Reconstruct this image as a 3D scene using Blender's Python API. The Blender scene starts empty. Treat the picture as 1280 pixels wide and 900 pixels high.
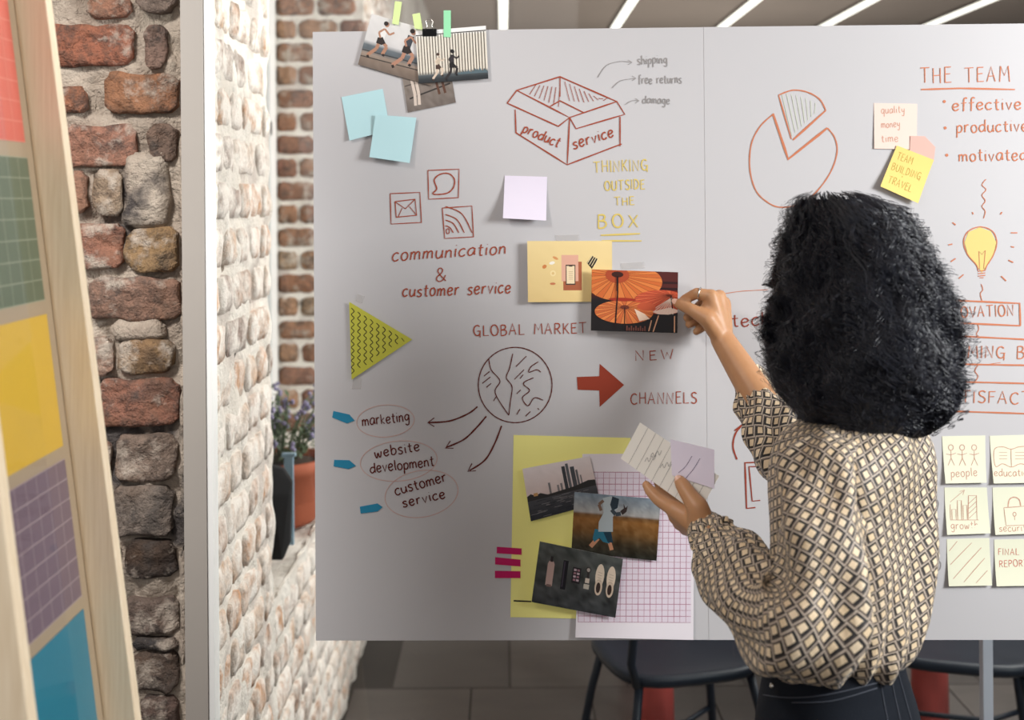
import bpy, bmesh, math, random
import numpy as np
from mathutils import Vector, Matrix, noise, Quaternion
from mathutils.bvhtree import BVHTree

C = bpy.context.scene.collection
rnd = random.Random(7)
# ------------------------------------------------------------------ camera, world, lights, exposure
F = 1500.0; PX, PY = 629.0, 250.0; ROLL = math.radians(0.45); EYE = 1.65
cam_d = bpy.data.cameras.new('camera'); cam = bpy.data.objects.new('camera', cam_d); C.objects.link(cam)
cam.location = (0, 0, EYE)
cam.matrix_world = Matrix.Translation((0, 0, EYE)) @ Matrix.Rotation(math.radians(90), 4, 'X') @ Matrix.Rotation(-ROLL, 4, 'Z')
cam_d.sensor_width = 36; cam_d.lens = 36 * F / 1280
cam_d.shift_x = (640 - PX) / 1280; cam_d.shift_y = -(450 - PY) / 1280
cam_d.clip_start = .05
cam_d.dof.use_dof = True; cam_d.dof.focus_distance = 1.98; cam_d.dof.aperture_fstop = 3.6
bpy.context.scene.camera = cam

world = bpy.data.worlds.new('world'); bpy.context.scene.world = world; world.use_nodes = True
bgn = world.node_tree.nodes['Background']
bgn.inputs[0].default_value = (.98, .97, .98, 1); bgn.inputs[1].default_value = .27

def area(name, loc, target, size, power, col=(1, 1, 1), sy=None, spread=180):
    l = bpy.data.lights.new(name, 'AREA'); l.energy = power; l.size = size; l.color = col
    if sy: l.shape = 'RECTANGLE'; l.size_y = sy
    l.spread = math.radians(spread)
    o = bpy.data.objects.new(name, l); C.objects.link(o); o.location = loc
    o.rotation_euler = (Vector(target) - Vector(loc)).to_track_quat('-Z', 'Y').to_euler()
    return o
area('key_light', (2.3, .75, 2.15), (.6, 2.1, 1.5), .7, 84, (.98, 1, 1))
area('fill_light', (-.6, -1.6, 2.2), (0, 2.1, 1.2), 1.6, 15, (1, .95, .92))
area('pier_fill', (-1.1, .7, 2.75), (-.75, 2.13, 1.3), .35, 9.5, (1, .97, .93), spread=80)  # added lamp that brightens the brick pier, not a known ceiling fitting
area('ceiling_fill', (1.6, 8.5, .9), (1.2, 8.0, 3), 1.5, 26, (1, .96, .92))  # added lamp, hidden behind the sheets, lifts the back-room ceiling
area('back_room_light', (1.9, 3.6, 2.2), (-.5, 3.2, 1.4), 1.2, 95, (1, .98, .95))
vs = bpy.context.scene.view_settings
vs.view_transform = 'Standard'; vs.look = 'None'; vs.gamma = 1; vs.use_curve_mapping = False
vs.exposure = 0.0

# ------------------------------------------------------------------ helpers
def ray(px, py):
    u = (px - PX) / F; v = (PY - py) / F
    c, s = math.cos(-ROLL), math.sin(-ROLL)
    return Vector((u * c - v * s, 1, u * s + v * c))
def at(px, py, d):                       # photograph pixel + distance -> real point
    r = ray(px, py); return Vector((0, 0, EYE)) + r * d
BK = .022; BD = 2.103                    # the glass partition: Y = BD - BK * X
BN = Vector((-BK, -1, 0)).normalized()   # its normal, towards the viewer
def bd(px, py, lift=0.0):                # a point on the partition, lifted off it
    r = ray(px, py); t = BD / (r.y + BK * r.x)
    return Vector((0, 0, EYE)) + r * t + BN * lift

def lin(c):
    return tuple(((x / 255) / 12.92 if x / 255 <= .04045 else ((x / 255 + .055) / 1.055) ** 2.4) for x in c)

def link(o, parent=None):
    C.objects.link(o)
    if parent is not None: o.parent = parent
    return o
def tag(o, label=None, cat=None, group=None, kind=None):
    if label: o['label'] = label
    if cat: o['category'] = cat
    if group: o['group'] = group
    if kind: o['kind'] = kind
    return o
def empty(name, loc=(0, 0, 0)):
    o = bpy.data.objects.new(name, None); o.empty_display_size = .05
    C.objects.link(o); o.location = loc
    return o
def adopt(o, parent):                    # parent keeping world coordinates (mesh in world space)
    if o.name not in C.objects: C.objects.link(o)
    o.parent = parent; o.matrix_parent_inverse = Matrix.Translation(-Vector(parent.location))
    return o

class MB:
    closed = False
    def __init__(s): s.v = []; s.f = []; s.mi = []; s.col = []; s.uv = []
    def add(s, vs, fs, mi=0, col=None):
        b = len(s.v); s.v += [tuple(v) for v in vs]
        for f in fs:
            s.f.append(tuple(b + i for i in f)); s.mi.append(mi); s.col.append(col)
    def box(s, x0, x1, y0, y1, z0, z1, mi=0):
        vs = [(x, y, z) for x in (x0, x1) for y in (y0, y1) for z in (z0, z1)]
        s.add(vs, [(0, 1, 3, 2), (4, 6, 7, 5), (0, 4, 5, 1), (2, 3, 7, 6), (0, 2, 6, 4), (1, 5, 7, 3)], mi)
    def obox(s, c, ax, ay, az, mi=0):     # half-axis vectors
        c = Vector(c); vs = [c + ax * i + ay * j + az * k for i in (-1, 1) for j in (-1, 1) for k in (-1, 1)]
        s.add(vs, [(0, 1, 3, 2), (4, 6, 7, 5), (0, 4, 5, 1), (2, 3, 7, 6), (0, 2, 6, 4), (1, 5, 7, 3)], mi)
    def tube(s, pts, r, n=8, mi=0, cap=True, closed=False):
        pts = [Vector(p) for p in pts]; m = len(pts)
        rs = r if isinstance(r, (list, tuple)) else [r] * m
        vs = []; prev = None
        for i, p in enumerate(pts):
            if closed: t = pts[(i + 1) % m] - pts[i - 1]
            else: t = pts[min(i + 1, m - 1)] - pts[max(i - 1, 0)]
            t.normalize()
            if prev is None:
                a = Vector((0, 0, 1)) if abs(t.z) < .9 else Vector((1, 0, 0)); prev = t.cross(a).normalized()
            u = (prev - t * prev.dot(t)).normalized(); prev = u; w = t.cross(u)
            for k in range(n):
                a = 2 * math.pi * k / n; vs.append(p + (u * math.cos(a) + w * math.sin(a)) * rs[i])
        fs = []
        for i in range(m if closed else m - 1):
            j = (i + 1) % m
            for k in range(n):
                k2 = (k + 1) % n; fs.append((i * n + k, i * n + k2, j * n + k2, j * n + k))
        if cap and not closed: fs += [tuple(range(n))[::-1], tuple((m - 1) * n + k for k in range(n))]
        s.add(vs, fs, mi)
    def ball(s, c, r, n=10, sc=(1, 1, 1), mi=0):
        c = Vector(c); vs = [c + Vector((0, 0, r * sc[2]))]; m = max(4, n // 2)
        for i in range(1, m):
            th = math.pi * i / m
            for k in range(n):
                a = 2 * math.pi * k / n
                vs.append(c + Vector((r * sc[0] * math.sin(th) * math.cos(a), r * sc[1] * math.sin(th) * math.sin(a), r * sc[2] * math.cos(th))))
        vs.append(c - Vector((0, 0, r * sc[2]))); e = len(vs) - 1; fs = []
        for k in range(n):
            k2 = (k + 1) % n; fs.append((0, 1 + k, 1 + k2)); fs.append((e, 1 + (m - 2) * n + k2, 1 + (m - 2) * n + k))
            for i in range(m - 2): fs.append((1 + i * n + k, 1 + (i + 1) * n + k, 1 + (i + 1) * n + k2, 1 + i * n + k2))
        s.add(vs, fs, mi)
    def capsule(s, a, b, ra, rb, n=12):
        a = Vector(a); b = Vector(b); s.ball(a, ra, n); s.ball(b, rb, n)
        if (b - a).length > 1e-4: s.tube([a, b], [ra, rb], n)
    def build(s, name, mats, parent=None, smooth=False, color=False):
        me = bpy.data.meshes.new(name); me.from_pydata(s.v, [], s.f)
        for m in (mats if isinstance(mats, (list, tuple)) else [mats]): me.materials.append(m)
        me.polygons.foreach_set('material_index', s.mi)
        if smooth: me.polygons.foreach_set('use_smooth', [True] * len(s.f))
        if color:
            at_ = me.color_attributes.new('Col', 'FLOAT_COLOR', 'CORNER'); arr = []
            for f, c in zip(s.f, s.col):
                c = c or (.5, .5, .5)
                for k in range(len(f)):
                    cc = c[k] if isinstance(c[0], (tuple, list)) else c
                    arr += [cc[0], cc[1], cc[2], 1]
            at_.data.foreach_set('color', arr)
        me.update()
        if not color and len(s.f) < 60 and s.closed:
            bm = bmesh.new(); bm.from_mesh(me); bmesh.ops.recalc_face_normals(bm, faces=bm.faces); bm.to_mesh(me); bm.free()
        o = bpy.data.objects.new(name, me)
        if parent is not None: adopt(o, parent)
        else: C.objects.link(o)
        return o
def recalc(o):
    bm = bmesh.new(); bm.from_mesh(o.data); bmesh.ops.recalc_face_normals(bm, faces=bm.faces); bm.to_mesh(o.data); bm.free()
def bevel(o, w, seg=2):
    m = o.modifiers.new('bevel', 'BEVEL'); m.width = w; m.segments = seg; m.limit_method = 'ANGLE'; return o

# ------------------------------------------------------------------ materials
def nodes(name):
    m = bpy.data.materials.new(name); m.use_nodes = True; t = m.node_tree
    return m, t, t.nodes['Principled BSDF']
def nn(t, kind, **kw):
    n = t.nodes.new(kind)
    for k, v in kw.items():
        if k.startswith('i_'): n.inputs[k[2:].replace('_', ' ')].default_value = v
        else: setattr(n, k, v)
    return n
def mix(t, fac, a, b):
    n = t.nodes.new('ShaderNodeMix'); n.data_type = 'RGBA'
    for s_, v in ((0, fac), (6, a), (7, b)):
        if isinstance(v, bpy.types.NodeSocket): t.links.new(v, n.inputs[s_])
        elif s_ == 0: n.inputs[0].default_value = v
        else: n.inputs[s_].default_value = (*v[:3], 1)
    return n.outputs[2]
def mth(t, op, a, b=0.0, c=0.0):
    n = t.nodes.new('ShaderNodeMath'); n.operation = op
    for i, v in enumerate((a, b, c)):
        if isinstance(v, bpy.types.NodeSocket): t.links.new(v, n.inputs[i])
        else: n.inputs[i].default_value = v
    return n.outputs[0]
def noi(t, vec, scale, detail=4, rough=.6):
    n = t.nodes.new('ShaderNodeTexNoise'); n.inputs['Scale'].default_value = scale
    n.inputs['Detail'].default_value = detail; n.inputs['Roughness'].default_value = rough
    if vec is not None: t.links.new(vec, n.inputs['Vector'])
    return n.outputs[0]
def ramp(t, f, a, b):
    n = t.nodes.new('ShaderNodeMapRange'); n.inputs[1].default_value = a; n.inputs[2].default_value = b
    t.links.new(f, n.inputs[0]); return n.outputs[0]
def bump(t, p, h, strength=.3, dist=.002):
    n = t.nodes.new('ShaderNodeBump'); n.inputs['Strength'].default_value = strength; n.inputs['Distance'].default_value = dist
    t.links.new(h, n.inputs['Height']); t.links.new(n.outputs[0], p.inputs['Normal'])
def mat(name, rgb, rough=.6, metal=0, spec=.5, var=0.0, vs_=20, bmp=0, bs=200, bdist=.001, **kw):
    m, t, p = nodes(name); c = lin(rgb); p.inputs['Base Color'].default_value = (*c, 1)
    p.inputs['Roughness'].default_value = rough; p.inputs['Metallic'].default_value = metal
    p.inputs['Specular IOR Level'].default_value = spec
    tc = t.nodes.new('ShaderNodeTexCoord')
    f = noi(t, tc.outputs['Object'], vs_)
    v = max(var, .02)
    t.links.new(mix(t, f, tuple(x * (1 - v) for x in c), tuple(min(1, x * (1 + v)) for x in c)), p.inputs['Base Color'])
    if bmp: bump(t, p, noi(t, tc.outputs['Object'], bs), bmp, bdist)
    for k, vv in kw.items(): p.inputs[k.replace('_', ' ')].default_value = vv
    return m

M = {}
M['print'], t, p = nodes('printed_photo')
a = t.nodes.new('ShaderNodeVertexColor'); a.layer_name = 'Col'; t.links.new(a.outputs[0], p.inputs['Base Color'])
p.inputs['Roughness'].default_value = .38; p.inputs['Specular IOR Level'].default_value = .3
M['paper'] = mat('white_paper', (194, 192, 194), .7, spec=.25, var=.012, vs_=3)
M['pho_edge'] = mat('photo_paper', (232, 230, 226), .5)
def stain(name, rgb, **kw):
    M[name] = mat(name, rgb, **kw); return M[name]
for nm, c in dict(ink=(158, 72, 50), ink_shaded=(96, 36, 28), ink_lit=(196, 120, 88), ink_pink=(205, 165, 155), ink_faint=(150, 146, 145), ink_yellow=(216, 192, 104),  # brown marker ink in base, shaded and lit tones, lighting put into the colour
                  ink_rust=(150, 62, 44), ink_bulb=(214, 198, 124), ink_green=(205, 212, 190), ink_black=(45, 40, 36), ink_note=(200, 152, 132), ink_purple=(110, 95, 125)).items():
    stain(nm, c, rough=.6, spec=.2)
for nm, c in dict(note_mint=(186, 222, 228), note_lavender=(226, 218, 234), note_peach=(232, 208, 196), note_pink=(222, 178, 166),
                  note_yellow=(234, 208, 124), note_cream=(230, 230, 206), sheet_yellow=(248, 242, 150), sheet_white=(233, 226, 232), pad_white=(232, 228, 220), pad_side=(180, 170, 165)).items():
    stain(nm, c, rough=.65, spec=.2, var=.015, vs_=8)
for nm, c in dict(tape_lime=(214, 236, 160), tape_green=(150, 224, 175), tape_pink=(196, 20, 96), tape_blue=(38, 132, 168)).items():
    stain(nm, c, rough=.4, spec=.3)
M['tape_clear'] = mat('tape_clear', (208, 204, 202), .35, Alpha=.45)
M['steel'] = mat('steel', (200, 198, 194), .25, 1)
M['black_metal'] = mat('black_metal', (22, 22, 24), .35)
M['navy'] = mat('navy_chair_paint', (18, 24, 34), .5, spec=.22, var=.05)
M['red'] = mat('red_paint', (176, 74, 68), .5, var=.08)
M['post'] = mat('post_paint', (160, 153, 146), .5, var=.02)
M['white'] = mat('white_paint', (236, 236, 234), .5, var=.02)
M['terracotta'] = mat('terracotta', (170, 90, 62), .8, var=.15, vs_=30)
M['leaf'] = mat('leaf', (96, 112, 84), .6, var=.2); M['flower'] = mat('flower', (150, 142, 176), .6, var=.2)
M['soil'] = mat('soil', (60, 45, 36), .95, bmp=.5)
M['glass'], t, p = nodes('clear_glass')
out = t.nodes['Material Output']; tr = t.nodes.new('ShaderNodeBsdfTransparent'); tr.inputs[0].default_value = (.96, .975, .97, 1)
gl = t.nodes.new('ShaderNodeBsdfGlossy'); gl.inputs['Roughness'].default_value = .02
fr = t.nodes.new('ShaderNodeFresnel'); fr.inputs[0].default_value = 1.45
mx = t.nodes.new('ShaderNodeMixShader')
bf = t.nodes.new('ShaderNodeNewGeometry'); t.links.new(mth(t, 'MULTIPLY', fr.outputs[0], mth(t, 'SUBTRACT', 1.0, bf.outputs['Backfacing'])), mx.inputs[0]); t.links.new(tr.outputs[0], mx.inputs[1]); t.links.new(gl.outputs[0], mx.inputs[2]); t.links.new(mx.outputs[0], out.inputs[0])
def brick_mat(name, plaster, lo, hi, scale=14, soot=.62, relief=.016):
    m, t, p = nodes(name); oi = t.nodes.new('ShaderNodeObjectInfo'); ge = t.nodes.new('ShaderNodeNewGeometry')
    pos = ge.outputs['Position']
    n1 = noi(t, pos, scale, 6, .65); n2 = noi(t, pos, 55, 5, .7); n3 = noi(t, pos, 9, 3, .5)
    n4 = noi(t, pos, 120, 4, .75); n5 = noi(t, pos, 17, 5, .7)
    dark = mix(t, ramp(t, n2, .42, .62), oi.outputs['Color'], (0.085, .065, .055))
    dk = mix(t, .6, oi.outputs['Color'], dark)
    dk = mix(t, ramp(t, n5, .50, .60), dk, mix(t, soot, dk, (.085, .075, .07)))
    lt = mix(t, ramp(t, n3, .5, .8), dk, mix(t, .3, oi.outputs['Color'], (.40, .22, .12)))
    lt = mix(t, ramp(t, n4, .58, .72), lt, mix(t, .6, lt, (.05, .04, .035)))
    col = mix(t, ramp(t, n1, lo, hi), lt, plaster)
    t.links.new(col, p.inputs['Base Color']); p.inputs['Roughness'].default_value = .92; p.inputs['Specular IOR Level'].default_value = .15
    bump(t, p, mth(t, 'ADD', mth(t, 'MULTIPLY', n4, .4), mth(t, 'ADD', n2, n1)), 1, relief)
    return m
M['brick'] = brick_mat('worn_brick', lin((196, 182, 168)), .53, .66)
M['brick_pale'] = brick_mat('whitewashed_brick', lin((242, 234, 226)), .35, .57, 16, .18, .006)
def mortar(name, c1, c2, c3, relief=.022):
    m, t, p = nodes(name); ge = t.nodes.new('ShaderNodeNewGeometry'); pos = ge.outputs['Position']
    n1 = noi(t, pos, 9, 5); n2 = noi(t, pos, 50, 5, .7); n3 = noi(t, pos, 5, 4)
    c = mix(t, ramp(t, n1, .35, .65), c1, c2); c = mix(t, ramp(t, n3, .53, .60), c, c3)
    c = mix(t, ramp(t, n2, .55, .8), c, tuple(x * .55 for x in c1))
    t.links.new(c, p.inputs['Base Color']); p.inputs['Roughness'].default_value = .95; p.inputs['Specular IOR Level'].default_value = .1
    bump(t, p, mth(t, 'ADD', n2, n1), 1, relief); return m
M['mortar'] = mortar('rough_mortar', lin((206, 192, 176)), lin((168, 152, 138)), lin((88, 82, 80)))
M['mortar_pale'] = mortar('whitewashed_mortar', lin((238, 232, 224)), lin((226, 218, 208)), lin((206, 196, 188)), .008)
# wood
M['wood'], t, p = nodes('pale_pine')
tc = t.nodes.new('ShaderNodeTexCoord'); mp = t.nodes.new('ShaderNodeMapping'); mp.inputs['Scale'].default_value = (60, 60, 2.2)
t.links.new(tc.outputs['Object'], mp.inputs[0]); n1 = noi(t, mp.outputs[0], 4, 4); 
t.links.new(mix(t, ramp(t, n1, .3, .7), lin((224, 202, 170)), lin((240, 222, 194))), p.inputs['Base Color']); p.inputs['Roughness'].default_value = .6
bump(t, p, n1, .1, .001)
M['board'] = mat('beige_backing', (178, 160, 138), .5, var=.02)
# floor, ceiling
M['ceiling'] = mat('taupe_ceiling', (186, 170, 158), .85, var=.12, vs_=1.5, bmp=.2, bs=20)
M['floor_base'] = mat('floor_grout', (62, 58, 56), .8)
m, t, p = nodes('dark_floor_tile'); oi = t.nodes.new('ShaderNodeObjectInfo'); ge = t.nodes.new('ShaderNodeNewGeometry')
mp = t.nodes.new('ShaderNodeMapping'); mp.inputs['Scale'].default_value = (1, 4, 1); t.links.new(ge.outputs['Position'], mp.inputs[0])
n1 = noi(t, mp.outputs[0], 5, 5)
t.links.new(mix(t, n1, mix(t, oi.outputs['Random'], lin((88, 82, 80)), lin((108, 101, 97))), lin((74, 70, 68))), p.inputs['Base Color']); p.inputs['Roughness'].default_value = .42
M['tile'] = m
# ------------------------------------------------------------------ the room shell
XW = -.525
PIER = 2.135
def rough_grid(mb, o, u, v, nu, nv, amp, n, sc=18):          # a rough sheet of mortar
    vs = []; 
    for j in range(nv + 1):
        for i in range(nu + 1):
            q = Vector(o) + Vector(u) * (i / nu) + Vector(v) * (j / nv)
            vs.append(q + Vector(n) * amp * noise.noise(q * sc))
    mb.add(vs, [(j * (nu + 1) + i, j * (nu + 1) + i + 1, (j + 1) * (nu + 1) + i + 1, (j + 1) * (nu + 1) + i) for j in range(nv) for i in range(nu)])
fl = MB(); fl.box(-1.6, 4.5, -2.5, 12, -.12, -.004)
floor_ = fl.build('floor', M['floor_base']); tag(floor_, kind='structure')
tile_me = None
k = 0
for j in range(14):
    for i in range(9):
        x0 = -.52 + i * .40 + (.13 if j % 2 else 0) ; y0 = 2.2 + j * .62
        if x0 > 3.2: continue
        if tile_me is None:
            tb = MB(); tb.box(.003, .397, .003, .617, -.004, 0); o = tb.build('floor_tile', M['tile'], floor_); tile_me = o.data
        else:
            o = bpy.data.objects.new('floor_tile', tile_me); link(o, floor_)
        o.location = (x0, y0, 0)
cb = MB(); cb.box(-1.6, 4.5, -2.5, 12, 3.0, 3.12); tag(cb.build('ceiling', M['ceiling']), kind='structure')
bw = MB(); bw.box(-1.6, 4.5, 12, 12.15, 0, 3); tag(bw.build('wall_back', mat('grey_back_wall', (150, 142, 138), .8, var=.06)), kind='structure')
rw = MB(); rw.box(4.5, 4.65, -2.5, 12, 0, 3); tag(rw.build('wall_right', mat('cool_right_wall', (176, 180, 188), .8, var=.06)), kind='structure')

# left wall: pier facing the viewer, side face running back, window niche
wf = MB()
wf.box(-1.6, XW - .012, PIER + .012, 2.70, 0, 3)
rough_grid(wf, (-1.25, PIER + .006, .0), (1.25 + XW - .008, 0, 0), (0, 0, 2.95), 110, 400, .014, (0, -1, 0), 26)
wfo = wf.build('wall_front', M['mortar'], smooth=True); tag(wfo, kind='structure')
wl = MB()
rough_grid(wl, (XW - .004, PIER + .01, 0), (0, .57, 0), (0, 0, 2.9), 40, 160, .012, (1, 0, 0), 16)
wl.box(-1.0, XW - .012, 2.70, 4.6, 0, .73)
rough_grid(wl, (XW - .004, 2.70, 0), (0, 1.9, 0), (0, 0, .75), 90, 40, .012, (1, 0, 0), 16)
rough_grid(wl, (-1.0, 2.70, .745), (1.0 + XW, 0, 0), (0, 1.9, 0), 30, 60, .012, (0, 0, 1), 14)
wl.box(-1.0, XW - .004, 2.70, 4.6, 2.65, 3)
wl.box(-1.6, XW - .004, 4.6, 12, 0, 3)
wlo = wl.build('wall_left', M['mortar_pale'], smooth=False); tag(wlo, kind='structure')

def brick_mesh(name, L, H, D, nx, ny, seed, amp=.006, rnd_=.008):
    # local: x length 0..L, z height 0..H, face towards -y
    vs = []; fs = []
    def P(i, j):
        u, w = i / nx, j / ny; x, z = u * L, w * H
        e = min(min(u, 1 - u) * L, min(w, 1 - w) * H)
        dep = rnd_ * (1 - min(1, e / .012)) ** 2
        q = Vector((x * 1.0 + seed * 7.3, seed, z))
        dx = noise.noise(q * 28) * .006; dz = noise.noise(q * 28 + Vector((9, 9, 9))) * .006
        if 0 < i < nx and 0 < j < ny: k_ = .4
        else: k_ = 1
        # worn corners
        cx = min(u, 1 - u) * L; cz = min(w, 1 - w) * H; r = .012
        if cx < r and cz < r:
            s = .55 * r * (1 - cx / r) * (1 - cz / r)
            x += s if u < .5 else -s; z += s if w < .5 else -s
        return Vector((x + dx * k_, dep - amp * 1.3 * noise.noise(q * 22) - amp * .55 * noise.noise(q * 60) - amp * .3 * noise.noise(q * 130), z + dz * k_))
    for j in range(ny + 1):
        for i in range(nx + 1): vs.append(P(i, j))
    for j in range(ny):
        for i in range(nx): b = j * (nx + 1) + i; fs.append((b, b + 1, b + nx + 2, b + nx + 1))
    ring = [i for i in range(nx + 1)] + [j * (nx + 1) + nx for j in range(1, ny + 1)] + [ny * (nx + 1) + i for i in range(nx - 1, -1, -1)] + [j * (nx + 1) for j in range(ny - 1, 0, -1)]
    b = len(vs)
    for r in ring: q = vs[r]; vs.append(Vector((q.x, D, q.z)))
    m = len(ring)
    for k in range(m): fs.append((ring[k], b + k, b + (k + 1) % m, ring[(k + 1) % m]))
    me = bpy.data.meshes.new(name); me.from_pydata(vs, [], fs)
    me.polygons.foreach_set('use_smooth', [True] * len(fs)); me.update()
    return me

# the pier's bricks, one by one as they lie
PB = [(0,-40,60,-5,(165,105,80)),(70,-45,160,-8,(170,110,85)),(170,-40,222,14,(158,135,120)),(110,-6,166,24,(176,118,92)),(0,31,58,82,(176,100,72)),(60,31,167,82,(178,104,76)),(180,30,211,86,(158,124,108)),(0,92,60,142,(170,105,78)),
 (133,91,222,142,(176,116,80)),(70,108,109,142,(180,110,76)),(0,155,68,207,(170,105,80)),(78,155,172,208,(180,120,96)),(187,154,220,203,(140,112,96)),
 (10,215,110,268,(172,120,95)),(118,210,154,268,(176,150,122)),(40,280,88,334,(165,105,85)),(94,279,154,336,(168,108,86)),(160,285,223,341,(170,132,88)),(30,348,106,400,(170,110,85)),(113,346,226,400,(166,122,100)),
 (60,420,142,470,(186,140,115)),(150,424,219,466,(150,116,78)),(20,478,118,530,(160,100,80)),(123,474,224,532,(164,106,84)),(50,545,138,598,(150,110,95)),(146,543,222,600,(146,122,106)),
 (60,612,140,668,(150,120,105)),(142,606,217,668,(140,124,112)),(80,678,150,724,(130,100,88)),(160,675,221,722,(70,58,52)),(80,742,148,792,(140,112,100)),(152,748,224,792,(132,110,98)),(164,796,226,812,(78,74,74)),(90,812,160,864,(120,95,85)),
 (166,814,224,864,(112,92,80)),(100,872,168,930,(125,96,86)),(172,870,224,930,(120,94,84)),(110,940,224,985,(130,100,86))]
er = random.Random(9); ec = [(150, 104, 84), (132, 108, 94), (120, 96, 86), (160, 112, 84), (110, 92, 84)]
for k, yb in enumerate([-40, 31, 92, 155, 215, 280, 348, 420, 478, 545, 612, 678, 742, 806, 870, 940, 1004, 1068, 1132, 1196, 1260, 1324]):
    x = -250 + (40 if k % 2 else 0)
    while x < (-5 if yb < 985 else 215):
        w_ = er.choice((52, 96, 110)); 
        if yb < 985 and x + w_ > -4: w_ = -4 - x
        if yb >= 985 and x + w_ > 224: w_ = 224 - x
        if w_ > 24: PB.append((x, yb, x + w_, yb + 52, er.choice(ec)))
        x += w_ + 10
for n_, (x0, y0, x1, y1, c) in enumerate(PB):
    g_ = sum(c) / 3; c = tuple(q * .78 + g_ * .22 for q in c)
    a0 = at(x0, y1, PIER); a1 = at(x1, y0, PIER); L = a1.x - a0.x; H = a1.z - a0.z; fine = .0055 if 0 < x1 and y0 < 900 else .014
    me = brick_mesh('brick', L, H, .03, max(3, int(L / fine)), max(3, int(H / fine)), n_ + 1.7, amp=.009, rnd_=.0045)
    me.materials.append(M['brick']); o = bpy.data.objects.new('brick', me); link(o, wfo)
    o.location = (a0.x, PIER - .010 - .006 * rnd.random(), a0.z); o.color = (*lin(c), 1)
# plaster lumps
for (x0, y0, x1, y1) in ((154, 190, 213, 285), (140, 399, 208, 426), (226, 0, 236, 95), (224, 160, 235, 280), (226, 330, 236, 420), (226, 480, 236, 640), (224, 680, 236, 830)):
    a0 = at(x0, y1, PIER); a1 = at(x1, y0, PIER)
    me = brick_mesh('plaster_patch', a1.x - a0.x, a1.z - a0.z, .03, 8, 10, x0 * .37, amp=.008, rnd_=.01)
    me.materials.append(M['mortar']); o = bpy.data.objects.new('plaster_patch', me); link(o, wfo); o.location = (a0.x, PIER - .012, a0.z)
# shared whitewashed bricks
pale = [brick_mesh('brick', .1, .068, .03, 6, 4, 50 + s, amp=.005, rnd_=.004) for s in range(6)] + [brick_mesh('brick', .19, .068, .03, 10, 4, 70 + s, amp=.005, rnd_=.004) for s in range(6)]
for m_ in pale: m_.materials.append(M['brick_pale'])
pc = [(222, 190, 164), (214, 166, 130), (226, 204, 186), (200, 168, 148), (220, 172, 136), (178, 158, 148)]
def side_bricks(y0, y1, z0, z1, x=XW):
    z = z0; r = 0
    while z < z1 - .05:
        y = y0 + (.0 if r % 2 else -.055)
        while y < y1 - .03:
            s = rnd.random() < .6; m_ = rnd.choice(pale[:6] if s else pale[6:]); L = .1 if s else .19
            if y + L > y1 + .01: m_ = pale[0]; L = .1
            ya = max(y, y0)
            sc = min(1, (y1 - ya) / L)
            if (y + L) - ya > .03:
                sc = min(sc, (y + L - ya) / L)
                o = bpy.data.objects.new('brick', m_); link(o, wlo); o.location = (x + .001 + .004 * rnd.random(), ya, z); o.rotation_euler = (rnd.uniform(-.03, .03), 0, math.radians(90)); o.scale = (sc, 1, 1)
                o.color = (*lin(rnd.choice(pc)), 1)
            y += L + .012
        z += .0885; r += 1
side_bricks(PIER + .02, 2.70, .026, 2.33)
side_bricks(2.72, 4.5, .02, .70)
# far reveal of the niche, facing the viewer
z = .77; r = 0
pr = [(176, 132, 106), (186, 146, 118), (170, 124, 100), (190, 160, 132), (164, 122, 104)]
mid = [brick_mesh('brick', .145, .07, .03, 7, 4, 90 + s, amp=.008) for s in range(5)]
for m_ in mid: m_.materials.append(M['brick'])
while z < 2.6:
    for i in range(3):
        x0 = -.865 + i * .157 - (.07 if r % 2 else 0)
        if x0 + .145 > XW + .01: x1 = XW; 
        else: x1 = x0 + .145
        xs = max(x0, -.865)
        if x1 - xs < .03: continue
        o = bpy.data.objects.new('brick', mid[(i + r) % 5]); link(o, wlo); o.location = (xs, 4.588, z); o.scale = ((x1 - xs) / .145, 1, 1); o.color = (*lin(rnd.choice(pr)), 1)
    z += .0885; r += 1
# side face beyond the niche (top corner above the sheets)
z = 1.75; 
while z < 2.98:
    for i in range(5):
        o = bpy.data.objects.new('brick', pale[6 + i]); link(o, wlo); o.location = (XW + .008, 4.62 + i * .2, z); o.rotation_euler = (0, 0, math.radians(90)); o.color = (*lin(rnd.choice(pr)), 1)
    z += .0885
# window in the niche
w = MB()
for (y0, y1, z0, z1) in ((2.72, 2.80, .76, 2.64), (4.46, 4.585, .76, 2.64), (2.72, 4.58, .76, .84), (2.72, 4.58, 2.56, 2.64), (3.62, 3.69, .84, 2.56), (2.8, 4.5, 1.9, 1.95)):
    w.box(-.93, -.865, y0, y1, z0, z1)
wo = w.build('window_1', M['white']); tag(wo, kind='structure')
g = MB(); g.closed = True; g.box(-.90, -.896, 2.80, 4.46, .84, 2.56); g.build('pane', M['glass'], wo)
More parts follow.
